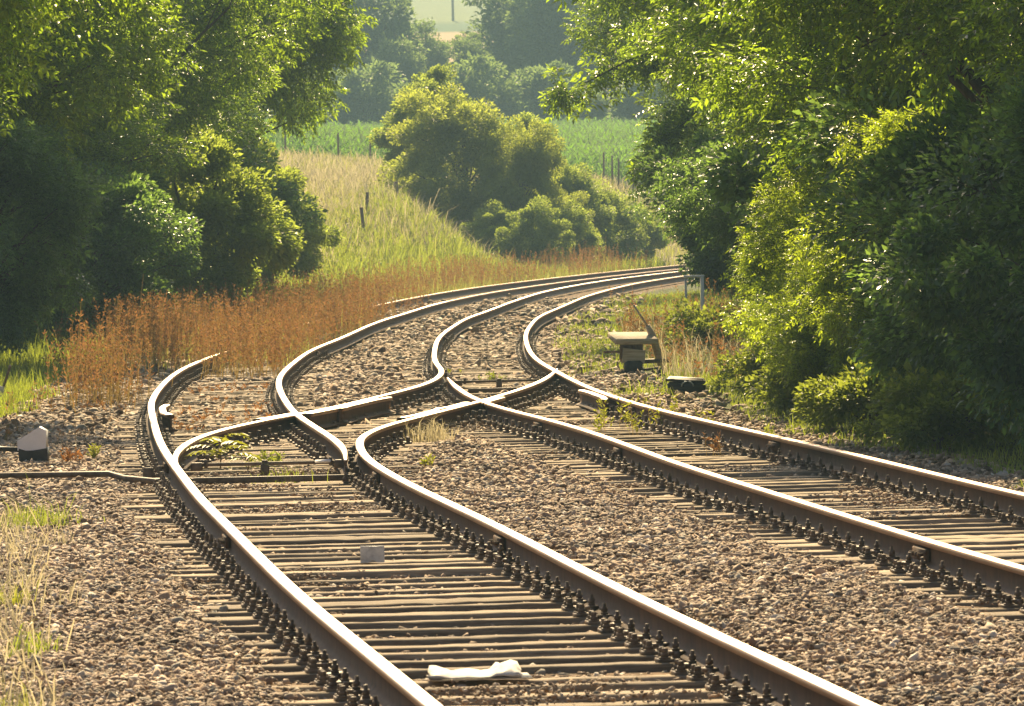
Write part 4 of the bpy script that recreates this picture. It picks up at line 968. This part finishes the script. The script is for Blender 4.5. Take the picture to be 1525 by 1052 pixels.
# white hoop
gz = Hs(2.9, 100)
o = empty('metal_hoop', 2.9, 100.0, gz, 'white metal hoop standing at the edge of the right hedge', 'hoop', .1)
MB().box((.12, 0, .55), (.056, .06, 1.10), bev=.012).build('post', [M_WHITE], o); MB().box((-.14, 0, .55), (.035, .035, 1.08), bev=.01).build('post', [M_GALV], o)
MB().box((-.01, 0, 1.085), (.33, .06, .038), bev=.01).build('crossbar', [M_WHITE], o)
# leaning stick with pale plate, left edge
o = empty('marker_stick', -6.24, 77.5, Hs(-6.24, 77.5), 'dark leaning stick with pale plate at the left edge', 'marker')
MB().tube([(-.03, 0, 0), (.02, 0, .24), (.11, 0, .50)], .018, 6).build('stick', [M_IRON], o)
prism([(-.10, 0, .02), (-.0, 0, .0), (.03, 0, .24), (-.10, 0, .27)], .03, -.03).build('plate', [M_GALV], o)
# fence posts
def post(x, y, h, r, label, lean=0.0, group=None):
    o = tag(MB().box((0, 0, h / 2 - .15), (r * 2, r * 1.8, h + .3), Matrix.Rotation(lean, 4, 'Y'), bev=r * .3, jit=r * .06, taper=(.9, .85)).build('fence_post', [M_POSTWOOD], loc=(x, y, Hs(x, y))), label, 'fence post', group)
post(-5.25, 190, .85, .060, 'stout weathered post lowest on the dry bank', .05)
post(-4.6, 200, .9, .055, 'leaning weathered post in the middle of the dry bank row', -.08)
post(-4.6, 206, .9, .055, 'weathered post topmost of the dry bank row', .03)
post(-3.85, 218, .8, .07, 'post beside the left foot of the large middle bush', .0)
for x, y in ((-10.6, 303), (-8.05, 302), (-6.55, 303), (-12.6, 303)): post(x, y, 1.35, .05, 'thin post on the edge of the left maize', .0, 'posts along the left maize edge')
for x, y in ((4.55, 302), (4.95, 302), (5.25, 302), (5.95, 302)): post(x, y, 1.5, .05, 'thin post in the dry strip before the right maize', .02, 'posts before the right maize')
# distant poles
for x, lab in ((-14.3, 'thin far pole on the hillside field, left of the two'), (-7.15, 'thin far pole on the hillside field, right of the two')):
    o = empty('utility_pole', x, 880, Hs(x, 880), lab, 'pole'); MB().tube([(0, 0, -.3), (0, 0, 9)], [.19, .13], 8).build('shaft', [M_POSTWOOD], o)
    MB().box((0, 0, 8.4), (1.8, .12, .14)).build('crossarm', [M_POSTWOOD], o)

# ------------------------------------------------------------------ haze over the valley
hz = MB().box((0, 480, 33), (1300, 1300, 82)).build('haze', None)
hm = bpy.data.materials.new('haze'); hm.use_nodes = True; hn = hm.node_tree.nodes; hn.clear()
ho = hn.new('ShaderNodeOutputMaterial'); pv = hn.new('ShaderNodeVolumePrincipled'); pv.inputs['Color'].default_value = (.50, .80, 1.0, 1); pv.inputs['Density'].default_value = .00041; pv.inputs['Anisotropy'].default_value = .1
hm.node_tree.links.new(pv.outputs[0], ho.inputs['Volume']); hz.data.materials.clear(); hz.data.materials.append(hm)
tag(hz, 'thin warm summer haze in the air', kind='stuff')
